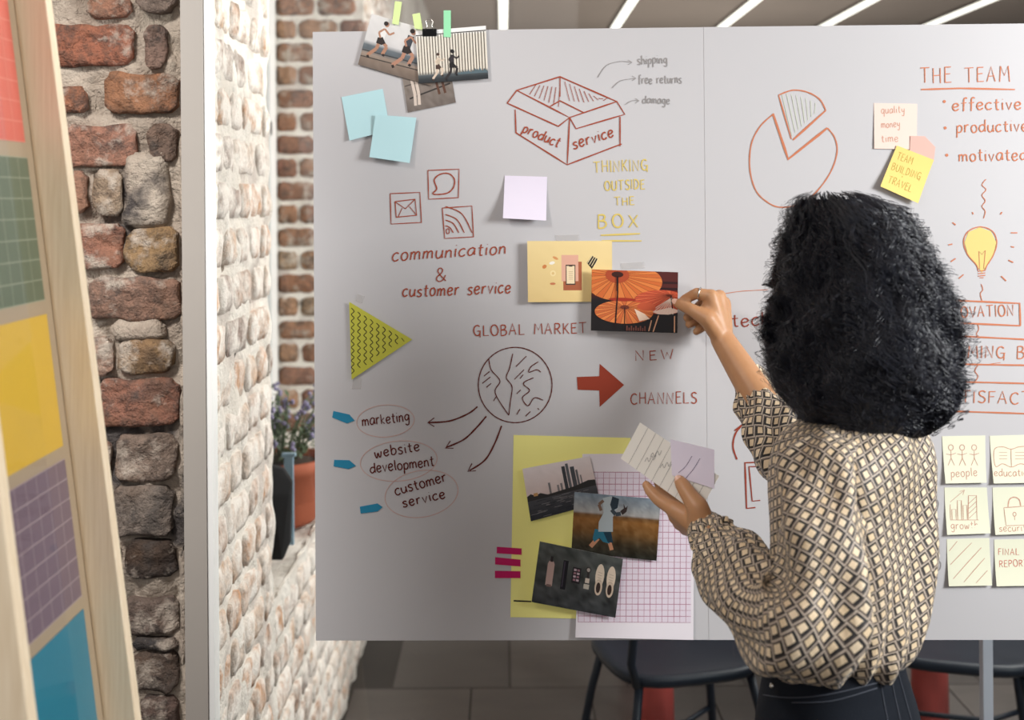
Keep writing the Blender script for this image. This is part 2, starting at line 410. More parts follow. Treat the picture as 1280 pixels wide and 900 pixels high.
# glass partition and its post
g = MB(); g.closed = True
def pp(x, z, off): return (x, BD - BK * x + off, z)
def slab(mb, x0, x1, z0, z1, o0, o1, mi=0):
    vs = [pp(x, z, o) for x in (x0, x1) for o in (o0, o1) for z in (z0, z1)]
    mb.add(vs, [(0, 1, 3, 2), (4, 6, 7, 5), (0, 4, 5, 1), (2, 3, 7, 6), (0, 2, 6, 4), (1, 5, 7, 3)], mi)
slab(g, -.522, 3.4, .02, 2.98, .004, .012)
tag(g.build('window_2', M['glass']), kind='structure')
g = MB(); slab(g, -.561, -.5215, 0, 2.999, -.022, .014); o = g.build('trim_1', M['post']); tag(o, kind='structure')
g = MB(); slab(g, -.521, -.510, 0, 2.999, -.018, .016); g.build('post_edge', M['white'], o)
g = MB(); slab(g, -.561, 3.4, 2.93, 2.999, -.022, .0035); tag(g.build('trim_2', M['post']), kind='structure')

# ceiling strip lights of the back room
M['lamp'], t, p = nodes('lit_diffuser'); p.inputs['Base Color'].default_value = (1, .98, .93, 1)
p.inputs['Emission Color'].default_value = (1, .96, .86, 1); p.inputs['Emission Strength'].default_value = 2.6
M['alu'] = mat('fixture_metal', (120, 112, 106), .5, .3)
lamp_lab = ['linear ceiling light running straight away above the left sheet', 'linear ceiling light just left of the seam between the sheets', 'linear ceiling light just right of the seam between the sheets',
            'linear ceiling light above the pie chart drawing', 'rightmost linear ceiling light, above the team heading']
for i, xp in enumerate((629, 789, 942, 1088, 1237)):
    q = at(xp, 0, 8.1).x
    e = empty('ceiling_light', (q, 7.2, 3.0)); tag(e, lamp_lab[i], 'ceiling light', 'strip lights on the back room ceiling')
    b = MB(); b.box(q - .035, q + .035, 3.0, 11.4, 2.975, 3.0); b.build('housing', M['alu'], e)
    b = MB(); b.box(q - .027, q + .027, 3.02, 11.38, 2.968, 2.9755); b.build('diffuser', M['lamp'], e)

# ------------------------------------------------------------------ things behind the glass
def chair(cx, cy, rz, label):
    e = empty('chair', (cx, cy, 0)); e.rotation_euler = (0, 0, rz); tag(e, label, 'chair', 'dark chairs behind the glass')
    def part(mb, name, m, sm=True):
        o = mb.build(name, m, None, sm); o.parent = e; return o
    # seat: rounded D outline, dished
    n = 32; out = []
    for k in range(n):
        a = 2 * math.pi * k / n; ca, sa = math.cos(a), math.sin(a)
        out.append((.205 * math.copysign(abs(ca) ** .55, ca), .195 * math.copysign(abs(sa) ** .62, sa)))
    s = MB(); vs = []; lay = [(.0, .448), (.5, .447), (.85, .452), (.96, .456), (1.0, .448), (1.0, .436), (.94, .424), (0, .424)]
    for (q, z_) in lay:
        for (x, y) in out: vs.append((x * q, y * q, z_))
    fs = [(a * n + k, a * n + (k + 1) % n, (a + 1) * n + (k + 1) % n, (a + 1) * n + k) for a in range(len(lay) - 1) for k in range(n)]
    s.add(vs, fs); part(s, 'seat', M['navy'])
    for (x, y) in ((-1, -1), (1, -1), (-1, 1), (1, 1)):
        l = MB(); l.tube([(x * .15, y * .14, .43), (x * .175, y * .17, .3), (x * .215, y * .225, .012)], .0115, 10); o = part(l, 'leg', M['navy'])
        f = MB(); f.tube([(x * .213, y * .223, .0), (x * .2145, y * .2245, .025)], .015, 10); q = f.build('foot_cap', M['black_metal'], None, True); q.parent = o
    for y in (-1, 1):
        l = MB(); l.tube([(-.19, y * .19, .2), (-.1, y * .17, .17), (.1, y * .17, .17), (.19, y * .19, .2)], .008, 8); part(l, 'stretcher', M['navy'])
    for x in (-1, 1):
        l = MB(); l.tube([(x * .165, -.16, .43), (x * .19, -.19, .5), (x * .185, -.225, .68), (x * .17, -.24, .80)], .011, 10); part(l, 'back_post', M['navy'])
    b = MB(); vs = []
    for j in range(5):
        for i in range(13):
            a = (i / 12 - .5) * 2; vs.append((a * .19, -.215 - .045 * (1 - a * a) - .03 * (j / 4), .66 + .16 * j / 4 - .02 * a * a * (1 if j == 4 else 0)))
    m0 = len(vs); vs += [(v[0], v[1] - .012, v[2]) for v in vs]
    fs = [(j * 13 + i, j * 13 + i + 1, (j + 1) * 13 + i + 1, (j + 1) * 13 + i) for j in range(4) for i in range(12)]
    fs += [tuple(q + m0 for q in f[::-1]) for f in fs]
    edge = list(range(13)) + [j * 13 + 12 for j in range(1, 5)] + [52 + i for i in range(11, -1, -1)] + [j * 13 for j in range(3, 0, -1)]
    for k in range(len(edge)): a_, b_ = edge[k], edge[(k + 1) % len(edge)]; fs.append((a_, a_ + m0, b_ + m0, b_))
    b.add(vs, fs); part(b, 'backrest', M['navy'])
    return e
chair(.446, 3.20, math.radians(14), 'dark chair behind the glass, seen below the pink grid sheet')
chair(1.215, 3.25, math.radians(-16), 'dark chair behind the glass, seen right of the woman')
# red table whose legs show between the chairs
te = empty('table', (.9, 3.75, 0)); tag(te, 'table with broad tapered red legs standing behind the dark chairs', 'table')
b = MB(); b.box(.28, 1.5, 3.60, 4.3, .70, .73); bevel(b.build('tabletop', M['red'], te), .004)
for (x, y) in ((.456, 3.68), (1.296, 3.68), (.456, 4.22), (1.296, 4.22)):
    b = MB(); n = 16; vs = []
    for (z_, r_) in ((0, .058), (.3, .052), (.70, .044)):
        for k in range(n): a = 2 * math.pi * k / n; vs.append((x + r_ * math.cos(a), y + r_ * math.sin(a), z_))
    b.add(vs, [(a * n + k, a * n + (k + 1) % n, (a + 1) * n + (k + 1) % n, (a + 1) * n + k) for a in range(2) for k in range(n)] + [tuple(range(n))[::-1]])
    b.build('leg', M['red'], te, True)
# slim pale post, added in place of a translucent reflection-like bar
q = at(1233, 850, 2.55)
b = MB(); b.box(q.x - .011, q.x + .011, 2.54, 2.562, 0, .80); b.box(q.x - .10, q.x + .10, 2.47, 2.63, .80, .812); b.box(q.x - .07, q.x + .07, 2.49, 2.61, 0, .008)
o = bevel(b.build('pale_upright', mat('pale_grey_bar', (170, 172, 182), .4, .2), None), .002)
tag(o, 'slim pale grey metal stand in front of the right hand chair', 'stand')

# plant on the sill
def tree_pot():
    px_, py_ = -.635, 3.36
    e = empty('potted_plant', (px_, py_, .755)); tag(e, 'terracotta pot of lavender coloured flowers on the window sill', 'plant')
    b = MB(); n = 28; prof = [(.0, .0), (.098, .0), (.106, .012), (.118, .06), (.122, .075), (.124, .078), (.130, .14), (.136, .145), (.137, .178), (.126, .180), (.122, .160), (.0, .158)]
    vs = [(px_ + r_ * math.cos(2 * math.pi * k / n), py_ + r_ * math.sin(2 * math.pi * k / n), .757 + z_) for (r_, z_) in prof for k in range(n)]
    b.add(vs, [(a * n + k, a * n + (k + 1) % n, (a + 1) * n + (k + 1) % n, (a + 1) * n + k) for a in range(len(prof) - 1) for k in range(n)])
    b.build('pot', M['terracotta'], e, True)
    b = MB(); b.ball((px_, py_, .915), .118, 16, (1, 1, .12)); b.build('soil', M['soil'], e, True)
    st = MB(); lf = MB(); fw = MB(); r = random.Random(3)
    for k in range(70):
        a = r.uniform(0, 6.28); h = r.uniform(.07, .21); s = r.uniform(.3, 1.0) * .14
        p0 = Vector((px_ + .04 * math.cos(a), py_ + .04 * math.sin(a), .915)); p2 = p0 + Vector((s * math.cos(a), s * math.sin(a), h)); p1 = (p0 + p2) / 2 + Vector((0, 0, .03))
        if p2.x < -.8: p2.x = -.8
        st.tube([p0, p1, p2], .0015, 4)
        for q in range(6):
            t_ = r.uniform(.2, 1); c = p0.lerp(p2, t_) + Vector((r.uniform(-1, 1), r.uniform(-1, 1), r.uniform(-.5, 1))) * .018
            d = Vector((r.uniform(-1, 1), r.uniform(-1, 1), r.uniform(-.3, 1))).normalized(); s_ = d.cross(Vector((0, 0, 1))).normalized() * .006
            lf.add([c - d * .014, c + s_, c + d * .016, c - s_], [(0, 1, 2, 3)])
        if r.random() < .7:
            for q in range(4): fw.ball(p2 + Vector((r.uniform(-1, 1), r.uniform(-1, 1), r.uniform(-1, 1))) * .012, .006, 6)
    st.build('stem', M['leaf'], e); o = lf.build('foliage', M['leaf'], e); tag(o, kind='stuff'); o = fw.build('flower', M['flower'], e); tag(o, kind='stuff')
tree_pot()
b = MB()
pts = [(-.572, 2.985), (-.545, 2.985), (-.545, 2.998), (-.572, 2.998)]
v0 = [(-.585, 2.97, .762), (-.553, 2.97, .762), (-.538, 2.99, .80), (-.533, 2.995, .95), (-.553, 2.99, .985), (-.590, 2.97, 1.0)]
b.add(v0 + [(x, y + .02, z_) for (x, y, z_) in v0], [tuple(range(6)), tuple(range(6, 12))[::-1]] + [(k, k + 6, (k + 1) % 6 + 6, (k + 1) % 6) for k in range(6)])
o = bevel(b.build('folded_bag', mat('black_cloth', (26, 26, 28), .9, bmp=.3), None), .004); tag(o, 'black upright folded bag on the window sill in front of the pot', 'bag')
b = MB(); b.box(-.572, -.548, 3.10, 3.112, .762, .99); b.box(-.578, -.542, 3.098, 3.1135, .99, 1.0)
o = bevel(b.build('glass_bottle', mat('pale_blue_plastic', (150, 180, 200), .3), None), .002); tag(o, 'pale blue narrow ruler-like strip standing behind the black bag', 'ruler'); o.name = 'ruler'

# ------------------------------------------------------------------ leaning wooden frame on the left
TL = math.atan(.117)                       # its lean
def fp(y, s, off=0.0):                     # y along the wall, s height along the slope, off proud towards the room
    z_ = s * math.cos(TL)
    xb = -.540 + .117 * (1.65 - z_)
    return Vector((xb + off * math.cos(TL), y, z_ + off * math.sin(TL)))
fe = empty('leaning_frame', tuple(fp(1.38, 0))); tag(fe, 'tall leaning pine frame holding coloured sheets behind clear plastic', 'frame')
def fbox(y0, y1, s0, s1, o0, o1):
    mb = MB(); mb.closed = True; vs = [fp(y, s, o_) for y in (y0, y1) for o_ in (o0, o1) for s in (s0, s1)]
    mb.add(vs, [(0, 1, 3, 2), (4, 6, 7, 5), (0, 4, 5, 1), (2, 3, 7, 6), (0, 2, 6, 4), (1, 5, 7, 3)]); return mb
SB = 2.3
bevel(fbox(1.500, 1.522, 0, SB, -.040, 0).build('stile', M['wood'], fe), .0015)
bevel(fbox(1.202, 1.224, 0, SB, -.040, 0).build('stile', M['wood'], fe), .0015)
for s0 in (.0, SB - .03): bevel(fbox(1.224, 1.500, s0, s0 + .03, -.038, -.006).build('rail', M['wood'], fe), .0015)
fbox(1.202, 1.522, .0, SB, -.048, -.0402).build('backing_board', M['board'], fe)
M['plastic'], t, p = nodes('clear_plastic')
out = t.nodes['Material Output']; tr = t.nodes.new('ShaderNodeBsdfTransparent'); tr.inputs[0].default_value = (.97, .96, .94, 1)
gl = t.nodes.new('ShaderNodeBsdfGlossy'); gl.inputs['Roughness'].default_value = .05; fr = t.nodes.new('ShaderNodeFresnel'); fr.inputs[0].default_value = 1.35
mx = t.nodes.new('ShaderNodeMixShader'); bf = t.nodes.new('ShaderNodeNewGeometry'); t.links.new(mth(t, 'MULTIPLY', fr.outputs[0], mth(t, 'SUBTRACT', 1.0, bf.outputs['Backfacing'])), mx.inputs[0]); t.links.new(tr.outputs[0], mx.inputs[1]); t.links.new(gl.outputs[0], mx.inputs[2]); t.links.new(mx.outputs[0], out.inputs[0])
fbox(1.225, 1.499, .031, SB - .031, -.0365, -.0355).build('clear_cover', M['plastic'], fe)
# sheets: (name, top px at far edge, bottom px at far edge, colour, grid)
def s_at(py, y=1.47):                      # slope height for a photograph row at the sheet's far edge
    z_ = EYE - (py - PY) / F * y; return z_ / math.cos(TL)
for (lab, y0, y1, rgb, grid) in (('coral red sheet', -60, 168, (222, 104, 92), (236, 150, 136)), ('grey green gridded sheet', 188, 366, (96, 112, 92), (160, 170, 150)),
                           ('yellow sheet', 384, 550, (226, 186, 62), None), ('mauve gridded sheet', 566, 738, (122, 104, 122), (184, 168, 176)),
                           ('blue sheet', 755, 960, (34, 132, 162), None), ('orange sheet', 980, 1150, (220, 150, 90), None)):
    s1, s0 = s_at(y0), s_at(y1)
    o = fbox(1.23, 1.478, s0, s1, -.0405, -.039).build('coloured_sheet', mat(lab.replace(' ', '_'), rgb, .5, var=.05, vs_=12), fe); o['label'] = lab + ' behind the plastic'
    if grid:
        gb = MB(); n = 8; m_ = int((s1 - s0) / .024)
        for k in range(1, n): y = 1.23 + 0.248 * k / n; vs = [fp(y + d, s, -.0387) for s in (s0, s1) for d in (-.0006, .0006)]; gb.add(vs, [(0, 1, 3, 2)])
        for k in range(0, m_ + 1): s = s0 + (s1 - s0) * k / m_; vs = [fp(y, s + d, -.0387) for y in (1.23, 1.478) for d in (-.0006, .0006)]; gb.add(vs, [(0, 1, 3, 2)])
        gb.build('grid_lines', mat(lab.replace(' ', '_') + '_lines', grid, .6), o)
# ------------------------------------------------------------------ single-stroke handwriting
G = {}
def gl_(s):
    for line in s.strip().splitlines():
        k, w, d = line.strip().split(' ', 2)
        G[k] = (float(w), [(st.startswith('~'), [tuple(map(float, q.split(','))) for q in st.lstrip('~').split()]) for st in d.split('|')])
gl_('''a 5.5 ~5,5 3.5,6.2 1.2,5 .3,2.5 1.5,.2 3.5,.8 5,4|~5,6 5,3 5.4,.3
b 5 ~.8,10 .7,5 .6,.3|~.7,4 2.5,6 4.5,5 4.7,2.2 3,.1 .7,.6
c 4.6 ~4.4,5.2 3,6.1 1,5 .2,2.6 1.2,.4 3,.1 4.6,1.2
d 5.5 ~5,4.6 3.4,5.8 1.2,5 .3,2.5 1.6,.2 3.6,.8 5,3|~5.2,10 5,5 5.3,.1
e 5 ~.4,3 3,3.2 4.5,4.4 3.4,6 1.4,5.6 .3,3 1.3,.4 3,0 4.8,1.4
f 4 ~4.4,9.4 3,10 2,8.5 1.8,4 1.6,-1|.2,5.6 3.8,6
g 5.2 ~4.8,5 3.2,6.2 1.2,5.2 .4,3 1.6,1 3.4,1.4 4.8,4|~4.9,6 4.8,1 4.2,-3 2.4,-3.8 .6,-2.6
h 5 ~.6,10 .6,5 .5,0|~.6,3.6 2.4,5.8 4,5 4.4,2.5 4.6,0
i 1.6 ~.8,6 .7,3 1,0|.8,8.3 .9,8.7
k 4.6 .6,9.5 .5,0|4,6 .7,2.8 4.4,0
l 1.8 ~.9,10 .8,4 1.2,0
m 7.5 ~.5,6 .6,3 .4,0|~.6,3.8 2,5.8 3.3,5 3.4,2 3.4,0|~3.5,3.8 5,5.8 6.5,5 6.7,2 7,0
n 5 ~.5,6 .6,3 .4,0|~.6,3.8 2.3,5.8 3.9,5 4.2,2.4 4.5,0
o 5 ~2.6,6 1,5.2 .3,3 1.2,.5 2.8,0 4.4,1.2 4.8,3.6 3.8,5.6 2.6,6
p 5 ~.8,6 .7,1 .4,-4|~.7,4.4 2.6,6.1 4.6,5 4.6,2.2 3,.3 .8,.8
q 5.2 ~4.8,5 3.2,6.2 1.2,5.2 .4,2.6 1.8,.4 3.6,1 4.8,4|~4.9,6 4.8,1 4.6,-4
r 4 ~.6,6 .7,3 .6,0|~.7,3.6 2,5.6 3.8,5.8
s 4.4 ~4.2,5.4 2.4,6.1 .8,5 1.6,3.6 3.6,2.4 3.8,.8 2,-.1 .2,.8
t 4 ~2,9 1.8,4 2.2,.6 3.8,.4|.2,6.2 3.8,6.4
u 5.2 ~.5,6 .4,2.5 1.4,.2 3.2,.4 4.6,3|~4.8,6 4.7,3 5,0
v 4.6 .3,6 2.2,0 4.4,6
w 6.6 ~.3,6 .8,1.6 1.8,0 3.2,4.5 4.2,.4 5.4,1.4 6.3,6
y 4.8 ~.4,6 .8,3 2.2,1.8 4.4,3|~4.6,6 4.4,1 3.6,-3.6 1.6,-3.8 .4,-2.8
A 6 0,0 2.8,10 5.4,0|.9,3.6 4.8,3.8
B 5.4 .6,10 .5,0|~.6,9.8 3.4,9.8 4.2,8 3,5.8 .8,5.4|~.8,5.4 4,5 4.9,2.6 3.4,.4 .5,0
C 5.6 ~5.2,8.4 3.6,9.8 1.4,8.6 .3,5 1.2,1.4 3.2,.1 5.4,1.4
D 5.6 .6,10 .6,0|~.4,9.8 3.4,9 5.2,5.4 3.8,1.4 .5,0
E 4.6 .6,10 .5,0|.5,9.8 4.4,9.9|.5,5.4 3.8,5.6|.4,.1 4.6,.2
F 4.4 .6,10 .5,0|.5,9.8 4.4,10|.5,5.4 3.6,5.6
G 6 ~5,8.4 3.6,9.8 1.4,8.8 .3,5 1.4,1.2 3.6,.2 5.2,2 5.2,4|3,4.4 6,4.4|5.4,4.4 5.2,-1.6
H 5.6 .5,10 .5,0|5,10 5.1,0|.5,5 5,5.3
I 1.4 .7,10 .7,0
K 5 .6,10 .5,0|4.6,10 .8,4.4|1.6,5.4 5,0
L 4.6 .6,10 .5,.1 4.6,.3
M 7 .3,0 1,10 3.5,4 6,10 6.7,0
N 6 .4,0 .6,10 5,.2 5.4,10
O 6.2 ~3,10 1,8.6 .2,5 1.2,1.2 3.2,0 5.2,1.4 6,5 4.8,8.8 3,10
P 5 .6,10 .5,0|~.5,9.9 3.6,9.6 4.6,7.4 3,5 .6,4.6
R 5.2 .6,10 .5,0|~.5,9.9 3.6,9.6 4.4,7.4 3,5.2 .6,4.8|2,5 5,0
S 5 ~4.8,8.8 3,10 1,8.6 1.6,6 4,4.4 4.6,2 2.8,0 .3,1.2
T 6 .2,9.8 6,10|3,9.9 3,0
U 5.6 ~.5,10 .5,3 1.8,.3 3.8,.4 5,3 5.2,10
V 5.6 .2,10 2.8,0 5.4,10
W 8 .2,10 2,0 4,7 5.8,0 7.8,10
X 5.6 .4,10 5.2,0|5.2,10 .2,0
Y 5.4 .2,10 2.7,5|5.2,10 2.2,0
& 6 ~5.8,0 2.2,6 1.8,8.6 3.2,10 4.4,8.4 3.4,6 1,3.6 .6,1.2 2.4,0 4.4,1.4 5.8,4.4
1 3 .4,7.6 2,10 2,0
2 5 ~.4,8 2,10 4.2,9 4,6 1.6,2 .3,.3|.3,.3 5,.5
3 5 ~.6,9.4 3,10 4.2,8 2,5.6 4.6,4 4.4,1 2,-.2 .2,1''')
def cr(pts, n=6):                              # Catmull-Rom through the points
    if len(pts) < 3: return pts
    P_ = [pts[0]] + list(pts) + [pts[-1]]; out = []
    if pts[0] == pts[-1]: P_[0] = pts[-2]; P_[-1] = pts[1]
    for i in range(1, len(P_) - 2):
        p0, p1, p2, p3 = P_[i - 1:i + 3]
        for k in range(n):
            t_ = k / n
            out.append(tuple(.5 * ((2 * b) + (-a + c) * t_ + (2 * a - 5 * b + 4 * c - d) * t_ ** 2 + (-a + 3 * b - 3 * c + d) * t_ ** 3) for a, b, c, d in zip(p0, p1, p2, p3)))
    out.append(pts[-1]); return out
sr = random.Random(11)
class Ink:                                     # marker strokes drawn in photograph pixels on a surface
    def __init__(s, surf=None, lift=.0004): s.mb = MB(); s.surf = surf; s.lift = lift; s.n = 0; s.words = []
    def P(s, x, y, l):
        return s.surf(x, y, l) if s.surf else bd(x, y, .0016 + l)
    def line(s, pts, w=1.6, smooth=False, mi=0, col=None):
        if smooth: pts = cr(pts)
        else:
            q = []
            for a, b in zip(pts, pts[1:]):
                m = max(1, int(math.hypot(b[0] - a[0], b[1] - a[1]) / 14))
                q += [(a[0] + (b[0] - a[0]) * k / m, a[1] + (b[1] - a[1]) * k / m) for k in range(m)]
            pts = q + [pts[-1]]
        s.n += 1; l = s.lift + (s.n % 9) * .00001; vs = []; m = len(pts)
        for i, (x, y) in enumerate(pts):
            a = pts[max(i - 1, 0)]; b = pts[min(i + 1, m - 1)]; dx, dy = b[0] - a[0], b[1] - a[1]; L = math.hypot(dx, dy) or 1
            ww = w * .5 * (1 + .12 * math.sin(i * 1.7 + s.n)) * (.75 if i in (0, m - 1) else 1)
            vs += [s.P(x - dy / L * ww, y + dx / L * ww, l), s.P(x + dy / L * ww, y - dx / L * ww, l)]
        s.mb.add(vs, [(2 * i, 2 * i + 1, 2 * i + 3, 2 * i + 2) for i in range(m - 1)], mi)
    def text(s, t_, a, b, h, w=1.6, jit=.35, slant=0, track=1.6, mi=0):
        # baseline from a to b (pixels), capital height h
        keep = s.mb; s.mb = MB(); s.words.append(s.mb)
        ws = [(G[c][0] if c != ' ' else 4.5) for c in t_]; tot = sum(ws) + track * (len(t_) - 1)
        L = math.hypot(b[0] - a[0], b[1] - a[1]); ux, uy = (b[0] - a[0]) / L, (b[1] - a[1]) / L; sx = L / tot; sy = h / 10; x = 0
        for c, cw in zip(t_, ws):
            if c != ' ':
                jy = sr.uniform(-jit, jit); js = sr.uniform(.95, 1.06)
                for sm, st in G[c][1]:
                    pts = []
                    for (gx, gy) in st:
                        X = (x + gx + slant * gy) * sx; Y = (gy * js + jy) * sy
                        pts.append((a[0] + ux * X + uy * Y, a[1] + uy * X - ux * Y))
                    s.line(pts, w, sm, mi)
            x += cw + track
        s.mb = keep
    def fill(s, pts, mi=0, extra=0):
        s.mb.add([s.P(x, y, s.lift * .5 + extra) for x, y in pts], [tuple(range(len(pts)))], mi)
    def dot(s, x, y, r=1.6): s.fill([(x + r * math.cos(k * .785), y + r * math.sin(k * .785)) for k in range(8)])
    def done(s, name, m, parent, label=None):
        o = None
        if s.mb.v:
            o = s.mb.build('drawn_lines' if name == 'handwriting' else name, m, parent)
            if label: o['label'] = label
        for w_ in s.words:
            q = w_.build('handwriting', m, parent)
            if label: q['label'] = label
        return o
def ell(cx, cy, rx, ry, rot=0, a0=0, a1=360, n=26):
    c, s = math.cos(math.radians(rot)), math.sin(math.radians(rot)); o = []
    for k in range(n + 1):
        a = math.radians(a0 + (a1 - a0) * k / n); x, y = rx * math.cos(a), ry * math.sin(a); o.append((cx + x * c - y * s, cy + x * s + y * c))
    return o

# ------------------------------------------------------------------ sheets on the glass
def solid_quad(mb, c, l0, l1, mi=0):
    f = [bd(x, y, l1) for x, y in c]; b = [bd(x, y, l0) for x, y in c]; mb.add(f + b, [(0, 3, 2, 1), (4, 5, 6, 7)] + [(k, (k + 1) % 4, (k + 1) % 4 + 4, k + 4) for k in range(4)], mi)
def top_item(name, mb_or_o, label, cat, m=None, group=None):
    o = mb_or_o.build(name, m) if isinstance(mb_or_o, MB) else mb_or_o
    recenter(o); return tag(o, label, cat, group)
def recenter(o):                                # origin at the thing, children stay put
    vs = [v.co for v in o.data.vertices]; c = sum(vs, Vector()) / len(vs)
    o.data.transform(Matrix.Translation(-c)); o.location = c
    return o
def face_out(o):
    pass
b = MB(); solid_quad(b, [(391, 40), (884, 34), (887, 799.5), (395, 800.5)], -.0005, .0012)
sheetL = top_item('paper_sheet', b, 'large white paper sheet covered in sketches, left of the seam', 'paper sheet', M['paper'])
b = MB(); solid_quad(b, [(879.5, 34), (1330, 29), (1330, 799.5), (886, 799.5)], .0013, .0016)
sheetR = top_item('paper_sheet', b, 'large white paper sheet right of the seam, behind the woman', 'paper sheet', M['paper'])

def LI(): return Ink()
I = LI()   # box drawing
for q in ([(634, 129), (646, 113), (712, 147), (698, 158), (634, 129)], [(646, 113), (700, 96), (771, 127)], [(712, 147), (771, 127), (781, 143), (720, 161), (712, 147)], [(700, 96), (700, 121)],
          [(644, 137), (645, 166), (709, 206), (712, 147)], [(709, 206), (777, 180)], [(775, 146), (775, 183)], [(688, 133), (700, 126), (730, 141)]): I.line(q, 1.7)
for k in range(7): x = 668 + k * 5; I.line([(x - 6 + k, 118 + k * 2.6), (x + 2, 106 + k * .6)], 1)
for k in range(9): x = 706 + k * 6; I.line([(x, 102 + k * 3), (x + 6, 128 - abs(k - 3) * .6 - max(0, k - 5) * 1)], 1)
I.text('product', (652, 165), (697, 184), 13, 1.7, slant=.1); I.text('service', (717, 187), (767, 170), 14, 1.8, slant=.15)
I.done('drawn_box', M['ink'], sheetL)
I = LI()
for q in ([(747, 97), (758, 82), (775, 77), (790, 78)], [(765, 110), (776, 101), (795, 98)], [(781, 131), (790, 126), (799, 126)]): I.line(q, .9, True)
for x, y in ((790, 78), (795, 98), (799, 126)): I.line([(x - 5, y - 3), (x, y), (x - 5, y + 3)], .8)
I.text('shipping', (797, 81), (834, 79), 11, 1.1); I.text('free returns', (798, 105), (852, 104), 11, 1.1); I.text('damage', (803, 129), (837, 130), 10, 1.1)
I.done('handwriting', M['ink_faint'], sheetL, 'faint pencil marks')
I = LI()
I.text('THINKING', (742, 216), (810, 213), 14, 1.5); I.text('OUTSIDE', (756, 238), (806, 236), 12, 1.5); I.text('THE', (768, 257), (793, 256), 10, 1.5); I.text('BOX', (747, 285), (798, 284), 16, 2.1, track=3)
I.line([(751, 294), (800, 292)], 2.2); I.line([(752, 301), (802, 301)], 2)
I.done('handwriting', M['ink_yellow'], sheetL, 'pale yellow capitals')
I = LI()   # icons
I.line([(488, 242), (525, 240.5), (527, 278), (489, 280), (488, 242)], 1.3); I.line([(494, 252), (519, 249), (521, 269), (495.5, 271.5), (494, 252)], 1.6); I.line([(494, 252), (507, 261), (519, 249)], 1.3); I.line([(503, 260), (498, 271)], 1.2); I.line([(512, 258), (521, 269)], 1.2); I.done('drawn_envelope', M['ink'], sheetL); I = LI()
I.line([(535, 213), (574, 211.5), (573, 247), (536, 249), (535, 213)], 1.3); I.line([(541, 242), (546, 236), (543, 225), (550, 218), (561, 217), (568, 224), (567, 234), (560, 241), (549, 243), (541, 242)], 1.6, True); I.done('drawn_speech_bubble', M['ink'], sheetL); I = LI()
I.line([(553, 260), (590, 257.5), (592, 296), (556, 298), (553, 260)], 1.3); I.line(ell(560, 289, 2, 3.2), 1.1)
for r_ in (9, 16, 23, 33): I.line([(557, 291 - r_ * 1.0 - 0), (557 + r_ * .62, 291 - r_ * .72), (558 + r_ * .98, 291)], 1.3, True)
I.done('drawn_signal_icon', M['ink'], sheetL)
I = LI()
I.text('communication', (490, 326), (632, 317), 16, 1.6, slant=.18); I.text('&', (545, 352), (558, 351), 16, 1.3); I.text('customer service', (503, 371), (638, 366), 15, 1.7, slant=.15)
I.text('GLOBAL MARKET', (592, 420), (733, 416), 13, 1.5); I.text('NEW', (794, 451), (842, 448), 12, 1.4, track=3); I.text('CHANNELS', (788, 505), (871, 504), 14, 1.4)
I.done('handwriting', M['ink'], sheetL)
I = LI()   # globe
I.line(ell(644, 481, 46, 47), 1.3, True)
for q in ([(611, 448), (614, 462), (625, 476), (619, 491), (636, 519)], [(641, 442), (637, 460), (633, 472), (640, 483), (638, 502), (636, 519)], [(673, 452), (664, 458), (661, 465), (671, 462), (676, 465)],
          [(667, 472), (656, 477), (655, 481), (662, 488), (653, 497), (660, 507), (668, 497), (679, 500)]): I.line(q, 1.2, True)
for q in ([(605, 470), (612, 464)], [(603, 479), (613, 471)], [(608, 484), (614, 479)], [(645, 458), (658, 445)], [(643, 474), (655, 462)], [(651, 487), (646, 492)], [(617, 501), (620, 496)], [(646, 518), (650, 511)], [(657, 520), (663, 514)], [(672, 510), (674, 512)], [(650, 473), (654, 468)]): I.line(q, 1.4)
I.done('drawn_globe', M['ink_shaded'], sheetL)
I = LI(); I.fill([(721, 471), (749, 470), (749.5, 454.5), (780, 481), (749.5, 508.5), (749, 488), (722, 487)]); I.done('drawn_arrow', M['ink_rust'], sheetL)
I = LI(); I.line([(721, 471), (749, 470), (750, 454), (780, 481), (750, 509), (749, 488), (722, 488), (721, 471)], 1.4)
for q, hd in (([(597, 508), (585, 517), (562, 526), (536, 528)], [(543, 522), (535, 528), (543, 533)]), ([(608, 520), (596, 534), (580, 549), (558, 559)], [(563, 551), (557, 560), (567, 560)]), ([(627, 532), (618, 555), (606, 575), (587, 588)], [(590, 579), (585, 589), (595, 588)])): I = LI(); I.line(q, 2, True); I.line(hd, 1.6); I.done('drawn_arrow', M['ink_shaded'], sheetL)
I = LI()
I.text('marketing', (453, 532), (512, 526), 13, 1.5, track=1.2); I.text('website', (469, 572), (525, 563), 13, 1.6); I.text('development', (463, 591), (543, 582), 13, 1.6, track=1.2)
I.text('customer', (495, 619), (559, 601), 13, 1.7, track=1.2); I.text('service', (504, 634), (557, 622), 12, 1.7)
I.done('handwriting', M['ink_shaded'], sheetL, 'dark brown marker words and arrows')
for e_ in (ell(482, 526, 36, 20, -4), ell(498.5, 576, 48, 25, -5), ell(527, 617, 46, 29, -10)): I = LI(); I.line(e_, .8, True); I.done('drawn_oval', M['ink_pink'], sheetL, 'thin pinkish oval round words')
for q in ([(776, 329), (805, 327), (806, 335), (777, 337)], [(694, 294), (724, 293), (724, 301), (695, 302)], [(447, 367), (456, 370), (453, 379), (445, 376)], [(442, 472), (452, 472), (451, 486), (440, 486)]):
    b = MB(); b.add([bd(x, y, .0022) for x, y in q], [(0, 3, 2, 1)]); b.build('clear_tape', M['tape_clear'], sheetL)

